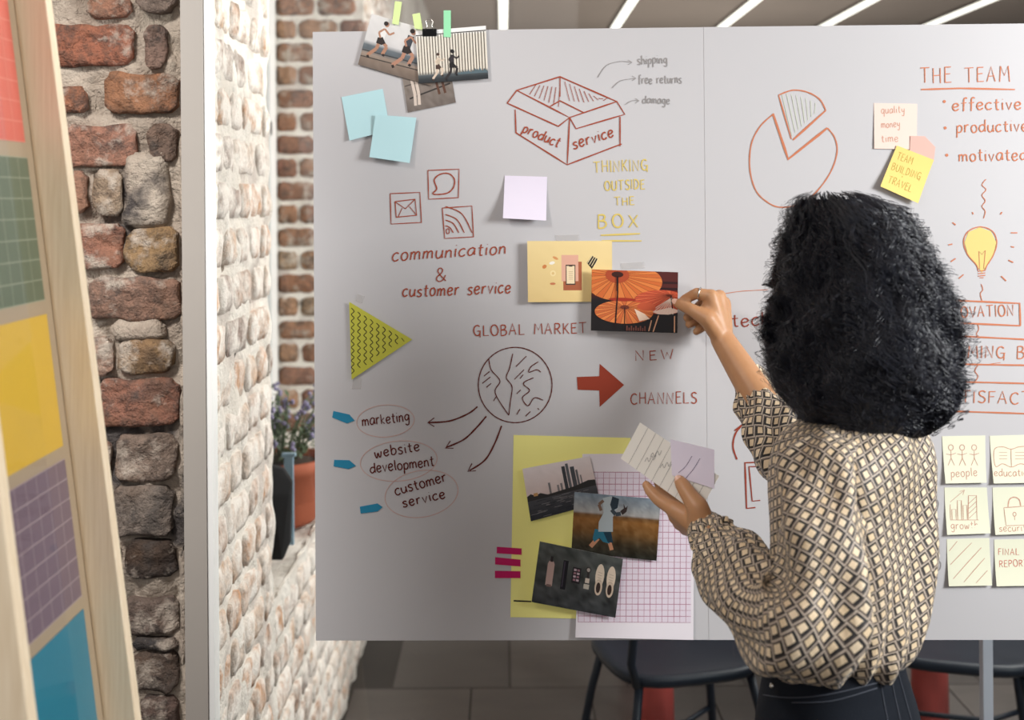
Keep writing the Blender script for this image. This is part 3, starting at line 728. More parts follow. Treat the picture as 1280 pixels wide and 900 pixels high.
RI = lambda: Ink(lambda x, y, l: bd(x, y, .0019 + l))
I = RI()   # pie chart
I.line([(966, 143)] + [(950, 158), (939, 180), (937, 210), (944, 237), (958, 252), (975, 259), (1000, 255), (1020, 240), (1038, 215), (1046, 190), (1043, 172), (1034, 160)], 1.6, True)
I.line([(966, 142), (985, 199), (1034, 160)], 3); I.line([(973, 119), (990, 113), (1008, 115), (1024, 124), (1032, 138)], 1.7, True); I.line([(1032, 138), (991, 175)], 2.6); I.line([(973, 119), (989, 174)], 1.8)
I.done('drawn_pie_chart', M['ink_lit'], sheetR)
I = RI()
for k in range(8): I.line([(977 + k * 6, 117 + k * k * .25), (990 + k * 4, 170 - k * 4)], .8)
I.done('pie_hatching', M['ink_green'], sheetR, 'pale green hatching')
I = RI()
I.text('THE TEAM', (1150, 104), (1262, 102), 19, 1.6, track=2); I.line([(1151, 112), (1200, 110.5), (1268, 112)], 2.2)
for x, y, s_, x1 in ((1180, 127, 'effective', 1280), (1181, 160, 'productive', 1288), (1183, 194, 'motivated', 1280)): I.dot(x, y, 2)
I.text('effective', (1190, 138), (1276, 137), 15, 1.6); I.text('productive', (1195, 166), (1284, 164), 15, 1.5); I.text('motivated', (1198, 202), (1283, 200), 15, 1.5)
I.line([(1232, 224), (1227, 231), (1232, 237), (1227, 244), (1231, 251), (1227, 258), (1231, 264), (1229, 273)], 1, True)
I.line([(1226, 355), (1228, 362), (1225, 367), (1227, 376)], 1, True)
for (x0, y0, x1, y1) in ((1215, 265, 1216, 268), (1252, 265, 1250, 268), (1190, 278, 1194, 281), (1185, 306, 1190, 305), (1188, 327, 1194, 323), (1198, 348, 1204, 343), (1263, 291, 1271, 291), (1263, 308, 1267, 309), (1260, 325, 1266, 328), (1251, 345, 1257, 351)): I.line([(x0, y0), (x1, y1)], 2)
I.line([(1185, 375), (1274, 379), (1275, 407)], 2.2); I.line([(1185, 403), (1275, 407)], 2.2); I.text('OVATION', (1201, 397), (1267, 394), 14, 1.5); I.text('INN', (1168, 397), (1196, 397), 14, 1.5)
for y0, y1 in ((419, 426), (454, 457), (476, 480), (513, 518)): I.line([(1130, y0), (1200, y0 + 1), (1320, y1)], 2)
I.text('MING BIG', (1209, 447), (1300, 449), 15, 1.5); I.text('SATISFACTION', (1172, 502), (1325, 506), 15, 1.5)
I.line([(1221, 404), (1223, 411), (1220, 417), (1222, 420)], 1, True); I.line([(1222, 456), (1218, 463), (1222, 470), (1219, 476)], 1, True)
I.line([(900, 368), (925, 364), (960, 362)], .8, True); I.line([(1235, 455), (1250, 453)], 1)
I.done('handwriting', M['ink_lit'], sheetR)
I = RI(); I.text('tech', (915, 408), (962, 406), 17, 1.6); I.line([(921, 574), (916, 558), (919, 542), (928, 530)], 2, True); I.line([(918, 538), (929, 529), (930, 541)], 2)
I.line([(964, 577), (931, 578), (933, 635), (944, 634)], 2); I.line([(964, 582), (936, 583), (940, 626), (950, 625)], 1.6)
I.done('handwriting', M['ink_rust'], sheetR, 'dark red word and sketch beside the arm')
I = RI(); I.fill([(1227, 341), (1221, 333), (1210, 320), (1205, 303), (1210, 290), (1224, 284), (1238, 289), (1245, 303), (1241, 318), (1232, 333)]); bulb = I.done('drawn_bulb', M['ink_bulb'], sheetR, 'yellow light bulb sketch')
I = RI(); I.line([(1222, 338), (1220, 331), (1209, 318), (1204, 302), (1210, 289), (1225, 283.5), (1240, 289), (1245.5, 303), (1241, 319), (1233, 332), (1231, 338)], 1.4, True)
I.line([(1224, 336), (1223, 314), (1227, 318), (1231, 313), (1229, 336)], 1); 
for k in range(3): I.line([(1222, 339 + k * 3), (1231, 338 + k * 3)], 1.8)
I.line([(1224, 347), (1229, 347)], 1.2); I.done('drawn_bulb_outline', M['ink_lit'], sheetR)
I = RI(); I.text('1', (1162, 581), (1167, 581), 21, .9); I.text('2', (1162, 650), (1174, 650), 24, .9); I.text('3', (1163, 714), (1176, 714), 28, .9); I.done('handwriting', M['ink_faint'], sheetR, 'faint numbers beside the cream notes')

# ------------------------------------------------------------------ notes, tapes and photo prints
def bil(c, u, v):
    return tuple((c[0][k] * (1 - u) + c[1][k] * u) * (1 - v) + (c[3][k] * (1 - u) + c[2][k] * u) * v for k in (0, 1))
def inv(c, x, y):                                # approximate inverse for parallelogram-like quads
    ax, ay = c[0]; ux, uy = c[1][0] - ax, c[1][1] - ay; vx, vy = c[3][0] - ax, c[3][1] - ay; D = ux * vy - uy * vx
    return ((x - ax) * vy - (y - ay) * vx) / D, (ux * (y - ay) - uy * (x - ax)) / D
def note(c, base, liftf, m, label, cat='sticky note', name='sticky_note', group=None, n=8, th=.0003):
    mb = MB(); 
    for sgn, l_ in ((1, th), (0, 0)):
        vs = [bd(*bil(c, i / n, j / n), base + liftf(i / n, j / n) + l_) for j in range(n + 1) for i in range(n + 1)]
        fs = [(j * (n + 1) + i, (j + 1) * (n + 1) + i, (j + 1) * (n + 1) + i + 1, j * (n + 1) + i + 1) for j in range(n) for i in range(n)]
        mb.add(vs, fs if sgn else [f[::-1] for f in fs])
    N = (n + 1) ** 2; edge = [i for i in range(n + 1)] + [j * (n + 1) + n for j in range(1, n + 1)] + [n * (n + 1) + i for i in range(n - 1, -1, -1)] + [j * (n + 1) for j in range(n - 1, 0, -1)]
    SV = [mb.v[e_] for e_ in edge] + [mb.v[e_ + N] for e_ in edge]; ne = len(edge); mb.add(SV, [(k, (k + 1) % ne, (k + 1) % ne + ne, k + ne) for k in range(ne)])
    o = mb.build(name, m, None, True); recenter(o); tag(o, label, cat, group)
    surf = lambda x, y, l: bd(x, y, base + th + liftf(*[min(1, max(0, q)) for q in inv(c, x, y)]) + l - .0001)
    return o, surf
def sub_ink(surf): return Ink(surf, .0003)
class Fake:                                     # child helper: parent has moved origin
    pass
def curl(k, side=0): return lambda u, v: k * v ** 2.2 + side * u * v
note([(427, 121.5), (478.7, 111), (488, 163), (437.6, 176)], .0017, curl(.005), M['note_mint'], 'upper mint blue sticky note, tucked under another')
note([(470, 143.7), (521, 147.4), (513, 204), (463, 196.7)], .0075, curl(.006), M['note_mint'], 'lower mint blue sticky note overlapping the first')
note([(631, 219.5), (684, 221), (682.5, 275.5), (629, 272.5)], .0017, lambda u, v: .014 * v ** 1.8 + .004 * (1 - u) * v, M['note_lavender'], 'blank lavender sticky note with its lower edge lifted')
o, s_ = note([(1092, 129), (1146, 130), (1145, 187), (1092, 186)], .0018, lambda u, v: .002 * v, M['note_peach'], 'pale peach sticky note with faint words under the team heading')
I = sub_ink(s_)
for t_, y, x1 in (('quality', 142, 1130), ('money', 160, 1124), ('time', 178, 1122)): I.text(t_, (1101, y), (x1, y - 1), 9, .9)
I.done('handwriting', M['ink_note'], o)
# pink pentagon note
b = MB(); pts = [(1137, 170), (1155, 170.5), (1168, 184), (1166, 202), (1150, 206), (1136, 192)]
b.add([bd(x, y, .0048) for x, y in pts] + [bd(x, y, .0044) for x, y in pts], [tuple(range(6))[::-1], tuple(range(6, 12))] + [(k, (k + 1) % 6, (k + 1) % 6 + 6, k + 6) for k in range(6)])
top_item('sticky_note', b, 'small pink many-sided sticky note between the peach and yellow ones', 'sticky note', M['note_pink'])
o, s_ = note([(1120, 182), (1166, 200), (1145, 254), (1098, 233)], .0055, lambda u, v: .006 * v ** 2, M['note_yellow'], 'yellow sticky note tilted to the right below the peach one')
I = sub_ink(s_)
I.text('TEAM', (1119, 199), (1138, 206), 9, .9); I.text('BUILDING', (1112, 212), (1148, 225), 9, .9); I.text('TRAVEL', (1107, 228), (1136, 240), 9, .9); I.dot(1126, 221, .8)
I.done('handwriting', mat('ink_ochre', (186, 152, 62), .6), o)
CN = [([(1177, 545), (1231, 544), (1231, 602), (1180, 603)], 'cream sticky note with three stick figures labelled people'), ([(1236.5, 544.5), (1291, 543), (1292, 602), (1240, 603)], 'cream sticky note with an open book at the right edge'),
      ([(1180, 609), (1233, 609), (1236, 665), (1182, 667)], 'cream sticky note with a rising bar chart'), ([(1240, 609), (1295, 608), (1297, 665), (1242, 667)], 'cream sticky note with a padlock'),
      ([(1183, 673.5), (1236, 672), (1238, 730), (1184, 731)], 'cream sticky note with diagonal hatching only'), ([(1242, 674), (1297, 673), (1299, 730), (1243.5, 731)], 'cream sticky note with red capitals at the right edge')]
cn = [note(c, .0019, curl(.006), M['note_cream'], l, group='cream notes in two columns') for c, l in CN]
I = sub_ink(cn[0][1])
for x in (1188, 1202, 1217): I.line(ell(x, 559, 3, 3.4, n=10), .9, True); I.line([(x, 563), (x, 572), (x - 4, 581)], .9); I.line([(x, 572), (x + 4, 581)], .9); I.line([(x - 6, 567), (x, 568), (x + 6, 566)], .9)
I.text('people', (1187, 595), (1220, 594), 10, .9); I.done('handwriting', M['ink_note'], cn[0][0])
I = sub_ink(cn[1][1])
I.line([(1243, 582), (1242, 562), (1252, 558), (1263, 561), (1274, 558), (1285, 560), (1286, 580), (1274, 579), (1263, 583), (1252, 579), (1243, 582)], .9, True); I.line([(1263, 561), (1263, 583)], .9)
for k in range(3): I.line([(1248, 565 + k * 4), (1258, 565 + k * 4)], .7); I.line([(1268, 565 + k * 4), (1280, 565 + k * 4)], .7)
I.text('education', (1241, 594), (1288, 594), 9, .9); I.done('handwriting', M['ink_note'], cn[1][0])
I = sub_ink(cn[2][1])
I.line([(1187, 630), (1187, 649), (1222, 649)], .9)
for x, y in ((1189, 636), (1196, 625), (1203, 631)): I.line([(x, 649), (x, y), (x + 5, y), (x + 5, 649)], .9)
I.line([(1209, 649), (1210, 619), (1220, 619), (1220, 649)], .9); 
for k in range(4): I.line([(1210, 629 + k * 6), (1220, 620 + k * 6)], .8)
I.line([(1187, 627), (1204, 613)], .9); I.line([(1199, 614), (1205, 612), (1203, 618)], .9); I.text('growth', (1187, 660), (1221, 659), 9, .9); I.done('handwriting', M['ink_note'], cn[2][0])
I = sub_ink(cn[3][1])
I.line([(1254, 634), (1282, 632), (1283, 655), (1256, 656), (1254, 634)], 1); I.line([(1259, 633), (1261, 624), (1267, 621), (1273, 624), (1275, 632)], 1.4, True); I.line(ell(1267, 642, 2, 2.4, n=8), .9, True); I.line([(1267, 644), (1267, 649)], 1)
I.text('security', (1247, 663), (1286, 662), 8, .9); I.done('handwriting', M['ink_note'], cn[3][0])
I = sub_ink(cn[4][1])
for k, (a, b_) in enumerate((((1186, 688), (1196, 676)), ((1187, 705), (1214, 678)), ((1190, 722), (1226, 684)), ((1203, 726), (1230, 697)), ((1218, 727), (1233, 712)))): I.line([a, b_], .9)
I.done('handwriting', M['ink_note'], cn[4][0])
I = sub_ink(cn[5][1]); I.text('FINAL', (1247, 693), (1273, 693), 8, 1); I.text('REPORT', (1248, 708), (1284, 707), 8, 1); I.done('handwriting', mat('ink_red', (200, 120, 104), .6), cn[5][0])
# triangle
b = MB(); tri = [(437, 377), (515.5, 424), (440, 474)]
b.add([bd(x, y, .0055) for x, y in tri] + [bd(x, y, .0045) for x, y in tri], [(0, 2, 1), (3, 4, 5)] + [(k, (k + 1) % 3, (k + 1) % 3 + 3, k + 3) for k in range(3)])
o = top_item('paper_triangle', b, 'lime green paper triangle with black wavy lines', 'paper', mat('lime_paper', (190, 188, 62), .6))
I = Ink(lambda x, y, l: bd(x, y, .0054 + l), .0003)
for k in range(9):
    x = 441.5 + k * 7.8; ya = 377 + (x - 437) / 78.5 * 47 + 5; yb = 474 - (x - 440) / 75.5 * 50 - 5; pts = []
    y = ya; q = 0
    while y < yb: pts.append((x + (1.7 if q % 2 else -1.7), y)); y += 4.1; q += 1
    if len(pts) > 1: I.line(pts, 1.0, True)
I.done('wavy_lines', M['ink_black'], o)
# blue arrow markers
for pts, l in (([(417, 513.5), (437, 518), (443.5, 525.5), (434, 529), (415.5, 521.5)], 'blue arrow shaped page marker beside the word marketing'), ([(418, 574.5), (437, 575), (445, 582), (436, 586), (417, 582.5)], 'blue arrow shaped page marker beside website development'), ([(450, 633), (472, 629), (478.5, 633.5), (472, 639), (451, 641.5)], 'blue arrow shaped page marker, lowest of the three')):
    b = MB(); n = len(pts); b.add([bd(x, y, .0024) for x, y in pts] + [bd(x, y, .0014) for x, y in pts], [tuple(range(n))[::-1], tuple(range(n, 2 * n))] + [(k, (k + 1) % n, (k + 1) % n + n, k + n) for k in range(n)])
    top_item('page_marker', b, l, 'page marker', M['tape_blue'], 'blue arrow page markers')
# yellow sheet, grid sheet
ysh, ys = note([(642, 543.5), (788, 547), (784, 774), (638, 771)], .0014, lambda u, v: .001 * u, M['sheet_yellow'], 'yellow paper sheet taped behind the photos at the bottom', 'paper sheet', 'coloured_paper')
I = sub_ink(ys); I.line([(642, 750.5), (664, 751.5)], 2.4); I.done('marker_line', M['ink_black'], ysh)
gsh, gs = note([(728, 567), (868, 566), (866, 798), (719, 795)], .0030, lambda u, v: .004 * v * v, M['sheet_white'], 'white paper sheet with a pink grid, lower right of the yellow sheet', 'paper sheet', 'grid_paper')
I = sub_ink(gs); k = 0
y = 589.5
while y < 777: I.line([(722, y), (863, y + .6)], .55 if k % 2 else .9); y += 7.45; k += 1
x = 722.5; k = 0
while x < 864: I.line([(x + 2, 589.5), (x, 776)], .55 if k % 2 else .8); x += 7.45; k += 1
I.done('printed_grid', mat('grid_pink', (180, 130, 150), .6), gsh)
tints = MB(); tq = [(724, 589), (864, 590), (863, 777), (722, 776)]
tints.add([gs(*bil(tq, i / 8, j / 8), .00025) for j in range(9) for i in range(9)], [(j * 9 + i, (j + 1) * 9 + i, (j + 1) * 9 + i + 1, j * 9 + i + 1) for j in range(8) for i in range(8)]); tints.build('grid_tint', mat('grid_tint', (226, 214, 226), .6), gsh)

class Print:                                   # a flat printed picture in 0..1 coordinates (v downwards)
    def __init__(s, c, base, lf=(0, 0), grid=(1, 1), bg=None):
        s.c = c; s.base = base; s.lf = lf; s.mb = MB(); s.l = 1
        nx, ny = grid; th = .0004
        w = .022
        q = [(0, 0), (1, 0), (1, 1), (0, 1)]
        s.mb.add([s.P(u, v, 0) for u, v in q] + [s.P(u, v, -th) for u, v in q], [(0, 3, 2, 1), (4, 5, 6, 7)] + [(k, (k + 1) % 4, (k + 1) % 4 + 4, k + 4) for k in range(4)], 1)
        for j in range(ny):
            for i in range(nx):
                us = (i / nx, (i + 1) / nx); v_ = (j / ny, (j + 1) / ny); cs = [(us[0], v_[0]), (us[0], v_[1]), (us[1], v_[1]), (us[1], v_[0])]
                s.mb.add([s.P(u, v, .00003) for u, v in cs], [(0, 1, 2, 3)], 0, [lin(bg(u, v)) for u, v in cs])
    def P(s, u, v, l):
        x, y = bil(s.c, u, v); return bd(x, y, s.base + s.lf[0] * (1 - u) + s.lf[1] * u + l)
    def poly(s, pts, c):
        s.l += 1
        pts = [(min(.999, max(.001, u)), min(.999, max(.001, v))) for u, v in pts]
        s.mb.add([s.P(u, v, .00003 + s.l * .000008) for u, v in pts], [tuple(range(len(pts)))], 0, lin(c) if not isinstance(c[0], (tuple, list)) else [lin(q) for q in c])
    def rect(s, u0, v0, u1, v1, c): s.poly([(u0, v0), (u0, v1), (u1, v1), (u1, v0)], c)
    def el(s, cu, cv, ru, rv, c, a0=0, a1=360, n=20, rot=0): s.poly([(max(0, min(1, x)), max(0, min(1, y))) for x, y in ell(cu, cv, ru, rv, rot, a0, a1, n)], c)
    def ln(s, pts, w, c, asp=1.0):
        for a, b_ in zip(pts, pts[1:]):
            dx, dy = (b_[0] - a[0]), (b_[1] - a[1]) / asp; L = math.hypot(dx, dy) or 1; ox, oy = -dy / L * w / 2, dx / L * w / 2 * asp
            s.poly([(a[0] + ox, a[1] + oy), (b_[0] + ox, b_[1] + oy), (b_[0] - ox, b_[1] - oy), (a[0] - ox, a[1] - oy)], c)
    def done(s, label, group='photo prints on the sheets'):
        o = s.mb.build('photo_print', [M['print'], M['pho_edge']], None, False, True); recenter(o); return tag(o, label, 'photo', group)
pr_ = random.Random(5)
def grad(stops, amp=0, su=1.0):
    def f(u, v):
        v_ = min(1, max(0, v))
        for (a, ca), (b_, cb_) in zip(stops, stops[1:]):
            if v_ <= b_: t_ = (v_ - a) / max(1e-6, b_ - a); c = [x + (y - x) * t_ for x, y in zip(ca, cb_)]; break
        k = amp * noise.noise(Vector((u * 14 * su, v * 9, 3.3))) + amp * .6 * noise.noise(Vector((u * 40 * su, v * 30, 7.1)))
        return tuple(max(0, min(255, x + k)) for x in c)
    return f
# C small print under the others
p_ = Print([(500, 76), (559, 63), (570, 128.5), (510, 141)], .003, grid=(14, 12), bg=grad([(0, (150, 138, 128)), (1, (112, 102, 96))], 18))
p_.ln([(.08, .75), (.95, .62)], .03, (52, 46, 44)); p_.ln([(.02, .5), (.5, .46)], .02, (70, 62, 58))
for x in (.18, .26): p_.ln([(x, .4), (x + .02, .68), (x, .9)], .06, (212, 196, 184))
for x in (.66, .78): p_.ln([(x, .35), (x + .02, .6), (x + .04, .78)], .05, (90, 58, 44)); p_.rect(x - .02, .33, x + .09, .44, (30, 26, 26))
p_.done('small print of legs on asphalt, lowest of the three at the top left')
# A two sprinters
p_ = Print([(465, 17.6), (556, 44), (540, 108), (448, 81)], .0055, grid=(16, 12), bg=grad([(0, (216, 214, 212)), (.55, (206, 204, 204)), (.551, (104, 112, 118)), (.70, (80, 88, 94)), (.72, (176, 168, 160)), (.76, (140, 122, 108)), (1, (112, 98, 88))], 10))
p_.ln([(.0, .82), (.9, .78)], .02, (60, 54, 50)); p_.ln([(0, .7), (1, .66)], .02, (50, 52, 54))
def runner(P_, x, y, s, skin, kit, hair=(40, 32, 30), f=1, asp=1.4):
    X = lambda a, b_: (x + a * s * f, y + b_ * s * asp)
    P_.ln([X(0, .1), X(-.03, .42)], .15 * s, kit, asp); P_.ln([X(0, .12), X(-.12, .25), X(-.05, .38)], .05 * s, skin, asp); P_.ln([X(0, .12), X(.15, .24), X(.26, .15)], .05 * s, skin, asp)
    P_.ln([X(-.04, .42), X(.16, .56), X(.1, .78)], .085 * s, skin, asp); P_.ln([X(-.04, .42), X(-.08, .68), X(-.26, .9)], .085 * s, skin, asp)
    P_.ln([X(-.05, .38), X(.06, .52)], .13 * s, hair, asp); P_.ln([X(-.05, .38), X(-.06, .54)], .13 * s, hair, asp)
    P_.ln([X(.1, .78), X(.16, .80)], .06 * s, hair, asp); P_.ln([X(-.26, .9), X(-.22, .96)], .06 * s, hair, asp)
    P_.el(x + .03 * s * f, y, .06 * s, .07 * s * asp, skin, n=10); P_.el(x - .0 * s * f, y - .02 * s * asp, .06 * s, .06 * s * asp, hair, n=10)
runner(p_, .22, .12, .52, (172, 128, 104), (226, 224, 222)); runner(p_, .58, .12, .56, (176, 130, 108), (60, 64, 72))
p_.done('photo print of two sprinting women, upper left of the cluster')
# B white fence
p_ = Print([(520, 40), (607.5, 33), (610.6, 99), (524, 105)], .0085, grid=(10, 14), bg=grad([(0, (238, 238, 236)), (.09, (232, 232, 230)), (.091, (226, 220, 208)), (.80, (224, 216, 202)), (.84, (92, 100, 104)), (.9, (52, 58, 62)), (1, (34, 38, 42))], 4))
p_.rect(.0, .075, 1, .095, (60, 56, 54))
for k in range(24): u = .02 + k * .0408; p_.poly([(u, .1), (u, .84), (u + .014, .84), (u + .014, .1)], (92, 84, 76))
for k in range(14): u = .55 + k * .033; h = .02 + .12 * pr_.random() * (k / 14); p_.poly([(u, .86 - h), (u - .02, .88), (u + .05, .88)], (86, 104, 112))
runner(p_, .30, .48, .36, (214, 196, 178), (196, 180, 160), (70, 52, 44)); runner(p_, .50, .44, .40, (44, 40, 42), (50, 46, 50), (24, 22, 24))
p_.done('photo print of runners before a white ribbed fence, held by the clip')
for q, m_, l in (([(494.5, 2.5), (503, 3.5), (499, 32), (491, 30.5)], 'tape_lime', 'lime tape strip, leftmost of those holding the top photos'), ([(516, 19), (525.5, 17), (529, 38), (519, 36.5)], 'tape_lime', 'short lime tape strip beside the binder clip'), ([(555, 14), (564, 14), (564, 47.6), (555, 47)], 'tape_green', 'mint green tape strip on the white fence photo')):
    b = MB(); solid_quad(b, q, .0092, .0096); top_item('tape_strip', b, l, 'tape', M[m_])
# binder clip
c0 = bd(537.5, 42, .009); ce = empty('binder_clip', tuple(c0)); tag(ce, 'black binder clip with silver handle on the white fence photo', 'clip')
b = MB(); X1, X0 = .0125, -.0125
vs = [c0 + Vector((x, y, z_)) for x in (X0, X1) for (y, z_) in ((-.001, -.006), (-.0065, .0065), (.006, .0065), (.001, -.006))]
b.add(vs, [(0, 1, 2, 3), (7, 6, 5, 4), (0, 4, 5, 1), (1, 5, 6, 2), (2, 6, 7, 3), (3, 7, 4, 0)]); bevel(b.build('clip_body', M['black_metal'], ce), .0008)
b = MB(); b.tube([c0 + Vector(q) for q in ((-.0075, -.005, .004), (-.004, -.005, .012), (-.0065, -.004, .019), (-.003, -.003, .0235), (.003, -.003, .0235), (.0065, -.004, .019), (.004, -.005, .012), (.0075, -.005, .004))], .0009, 6)
b.build('clip_handle', M['steel'], ce, True)
# product photo
p_ = Print([(659, 301), (765, 301), (765, 377), (660, 377)], .002, (.010, .0), (8, 8), grad([(0, (232, 208, 152)), (1, (226, 198, 138))], 3))
p_.rect(.42, .34, .64, .81, (168, 96, 66)); p_.rect(.40, .23, .60, .66, (222, 170, 148)); p_.rect(.45, .39, .565, .72, (70, 60, 54)); p_.rect(.46, .41, .555, .70, (236, 214, 178)); p_.rect(.49, .40, .53, .42, (60, 50, 46))
for k in range(5): p_.rect(.485, .50 + .03 * k, .535, .51 + .03 * k, (200, 176, 140))
for (x, y, w, h, c, r_) in ((.33, .28, .04, .02, (214, 150, 96), 40), (.29, .36, .035, .025, (240, 234, 222), -30), (.20, .42, .025, .035, (206, 130, 76), 20), (.30, .53, .035, .05, (238, 216, 164), 0), (.295, .70, .035, .02, (198, 122, 84), 0)): p_.el(x, y, w, h, c, n=10, rot=r_)
p_.el(.30, .53, .016, .024, (222, 190, 130), n=10)
p_.poly([(.70, .36), (.76, .24), (.83, .30), (.76, .46)], (48, 42, 38))
for k in range(4): p_.ln([(.705 + k * .026, .37 + k * .02), (.765 + k * .022, .24 + k * .02)], .008, (232, 214, 170))
p_.done('cream toned photo print of a phone among small objects')
# umbrella photo
p_ = Print([(739, 336), (845, 339), (844, 414), (738, 412)], .012, (.004, .018), (6, 6), lambda u, v: (92, 26, 22) if v < .35 else (28, 24, 26))
p_.rect(.72, .0, 1, .3, (84, 36, 34)); p_.rect(.78, .16, 1, .2, (52, 24, 26)); p_.rect(.78, .26, 1, .3, (44, 20, 24))
def parasol(cx, cy, rx, ry, c1, c2, hx, hy, n=30, a0=0, a1=360):
    for k in range(n):
        a, b_ = a0 + (a1 - a0) * k / n, a0 + (a1 - a0) * (k + 1) / n; q = lambda a_: (min(1, max(0, cx + rx * math.cos(math.radians(a_)))), min(1, max(0, cy + ry * math.sin(math.radians(a_)))))
        p_.poly([(hx, hy), q(a), q(b_)], c1 if k % 2 else c2)
        p_.ln([(hx, hy), q(a)], .004, (92, 36, 22))
    p_.l += 1
parasol(.36, .18, .46, .33, (222, 128, 66), (208, 108, 54), .30, .08); p_.el(.30, .08, .14, .13, (176, 76, 44), n=18); p_.el(.30, .07, .07, .05, (60, 28, 22), n=12)
parasol(.82, .50, .33, .20, (214, 100, 66), (198, 82, 54), .92, .38); 
p_.poly([(.70, .66), (.92, .58), (1, .62), (1, .66), (.90, .70), (.78, .70)], (238, 206, 190))
for k in range(8): p_.ln([(.93, .42), (.70 + k * .035, .64 + .008 * k)], .008, (240, 216, 200))
parasol(.38, .68, .34, .19, (226, 132, 72), (206, 106, 58), .39, .60); p_.poly([(.5, .62), (.62, .70), (.68, .78), (.56, .82)], (240, 210, 186)); p_.el(.39, .60, .05, .035, (110, 50, 34), n=12)
p_.el(.36, .475, .16, .03, (160, 50, 34), n=14); p_.el(.64, .58, .11, .07, (196, 88, 56), n=14)
for (x0, y0, x1, y1, w) in ((.30, .1, .30, .34, .022), (.305, .34, .28, .96, .016), (.39, .6, .39, .97, .010), (.92, .4, .94, .6, .012)): p_.ln([(x0, y0), (x1, y1)], w, (34, 18, 18))
for (x0, y0, x1, y1) in ((.72, .99, .78, .72), (.67, .98, .70, .8), (.965, .72, .965, .99)): p_.ln([(x0, y0), (x1, y1)], .014, (214, 160, 128))
for k in range(9): p_.rect(.41 + k * .026, .9 + .03 * (k % 2), .425 + k * .026, .98, (120, 70, 60))
p_.done('photo print of orange paper parasols, held by the raised hand')
# skyline
p_ = Print([(653, 585), (737, 569), (750, 627), (663.5, 650.5)], .0035, (.003, .004), (16, 16), grad([(0, (226, 216, 216)), (.55, (214, 196, 192)), (.56, (214, 196, 192)), (.60, (96, 92, 92)), (.62, (74, 74, 78)), (1, (44, 46, 52))], 6))
for (x0, x1, y, c) in ((.33, .36, .36, (120, 116, 118)), (.45, .48, .44, (132, 128, 130)), (.50, .53, .42, (126, 120, 122)), (.56, .61, .10, (60, 62, 68)), (.62, .66, .06, (92, 94, 100)), (.68, .74, .14, (76, 78, 84)), (.75, .78, .22, (98, 98, 102)), (.80, .82, .34, (120, 116, 116))): p_.rect(x0, y, x1, .6, c)
p_.poly([(0, .54), (.06, .50), (.12, .55), (.2, .52), (.3, .58), (.5, .56), (.7, .54), (.9, .48), (1, .50), (1, .62), (0, .63)], (48, 46, 46)); p_.rect(.1, .5, .16, .56, (196, 150, 96))
for k in range(60): x, y = pr_.random() * .85, .64 + pr_.random() * .33; p_.rect(x, y, x + .05 + .08 * pr_.random(), y + .007, (136, 132, 134) if k % 2 else (34, 36, 42))
p_.done('photo print of a city skyline over dark water')
# field runner
fld = grad([(0, (126, 142, 156)), (.33, (172, 168, 164)), (.34, (116, 86, 56)), (.42, (150, 104, 56)), (.62, (118, 84, 46)), (.80, (60, 50, 34)), (1, (44, 44, 38))], 26)
p_ = Print([(718, 613.5), (825, 622.5), (820, 699), (714, 688)], .0075, (.001, .002), (34, 26), fld)
sk = (196, 140, 108)
p_.ln([(.30, .73), (.22, .88)], .05, sk, 1.4); p_.ln([(.42, .70), (.47, .90)], .045, sk, 1.4)
p_.poly([(.26, .58), (.45, .60), (.44, .80), (.36, .78), (.32, .72), (.26, .80), (.24, .74)], (46, 112, 136)); p_.poly([(.36, .62), (.45, .60), (.48, .78), (.42, .78)], (34, 60, 76))
p_.poly([(.33, .06), (.42, .02), (.50, .04), (.52, .18), (.46, .36), (.47, .60), (.30, .62), (.30, .46), (.35, .30)], (176, 186, 190)); p_.poly([(.44, .02), (.52, .05), (.51, .20), (.45, .26), (.42, .16)], (44, 56, 66))
p_.ln([(.34, .10), (.29, .17), (.32, .27)], .035, (118, 92, 76), 1.4); p_.ln([(.44, .24), (.49, .31), (.55, .29)], .045, (60, 70, 78), 1.4); p_.poly([(.54, .25), (.58, .20), (.575, .12), (.60, .19), (.625, .15), (.615, .25), (.57, .31)], (58, 46, 44))
p_.done('photo print of a runner crossing a golden field')
# gear flat lay
p_ = Print([(674.7, 674), (778, 695.6), (768.5, 768.7), (664.4, 749.4)], .011, (.002, .003), (20, 16), grad([(0, (84, 88, 86)), (.4, (72, 74, 72)), (1, (52, 54, 56))], 34, .6))
asp = 1.42
p_.rect(.13, .32, .21, .68, (186, 158, 150)); p_.el(.17, .32, .038, .05, (186, 158, 150), n=10); p_.rect(.155, .20, .185, .29, (40, 36, 38)); p_.rect(.145, .66, .20, .70, (120, 96, 92))
p_.rect(.31, .22, .37, .70, (28, 26, 32)); p_.rect(.32, .24, .335, .66, (66, 58, 70))
p_.rect(.43, .30, .53, .56, (36, 32, 36))
for i in range(2):
    for j in range(4): p_.rect(.445 + i * .04, .325 + j * .055, .475 + i * .04, .36 + j * .055, ((190, 168, 176), (150, 110, 120))[(i + j) % 2])
p_.el(.615, .30, .032, .05, (60, 54, 54), n=14); p_.el(.615, .30, .02, .032, (170, 160, 152), n=12); p_.rect(.605, .34, .63, .44, (52, 46, 46)); p_.rect(.59, .44, .64, .52, (204, 190, 176)); p_.rect(.58, .54, .645, .62, (190, 182, 168))
for cx in (.755, .89):
    p_.el(cx, .36, .052, .20, (222, 204, 184), n=18); p_.el(cx, .55, .045, .14, (206, 186, 166), n=16); p_.el(cx - .002, .56, .026, .09, (58, 44, 40), n=14)
    for k in range(4): p_.ln([(cx - .025, .30 + k * .045), (cx + .025, .31 + k * .045)], .006, (180, 160, 144), asp)
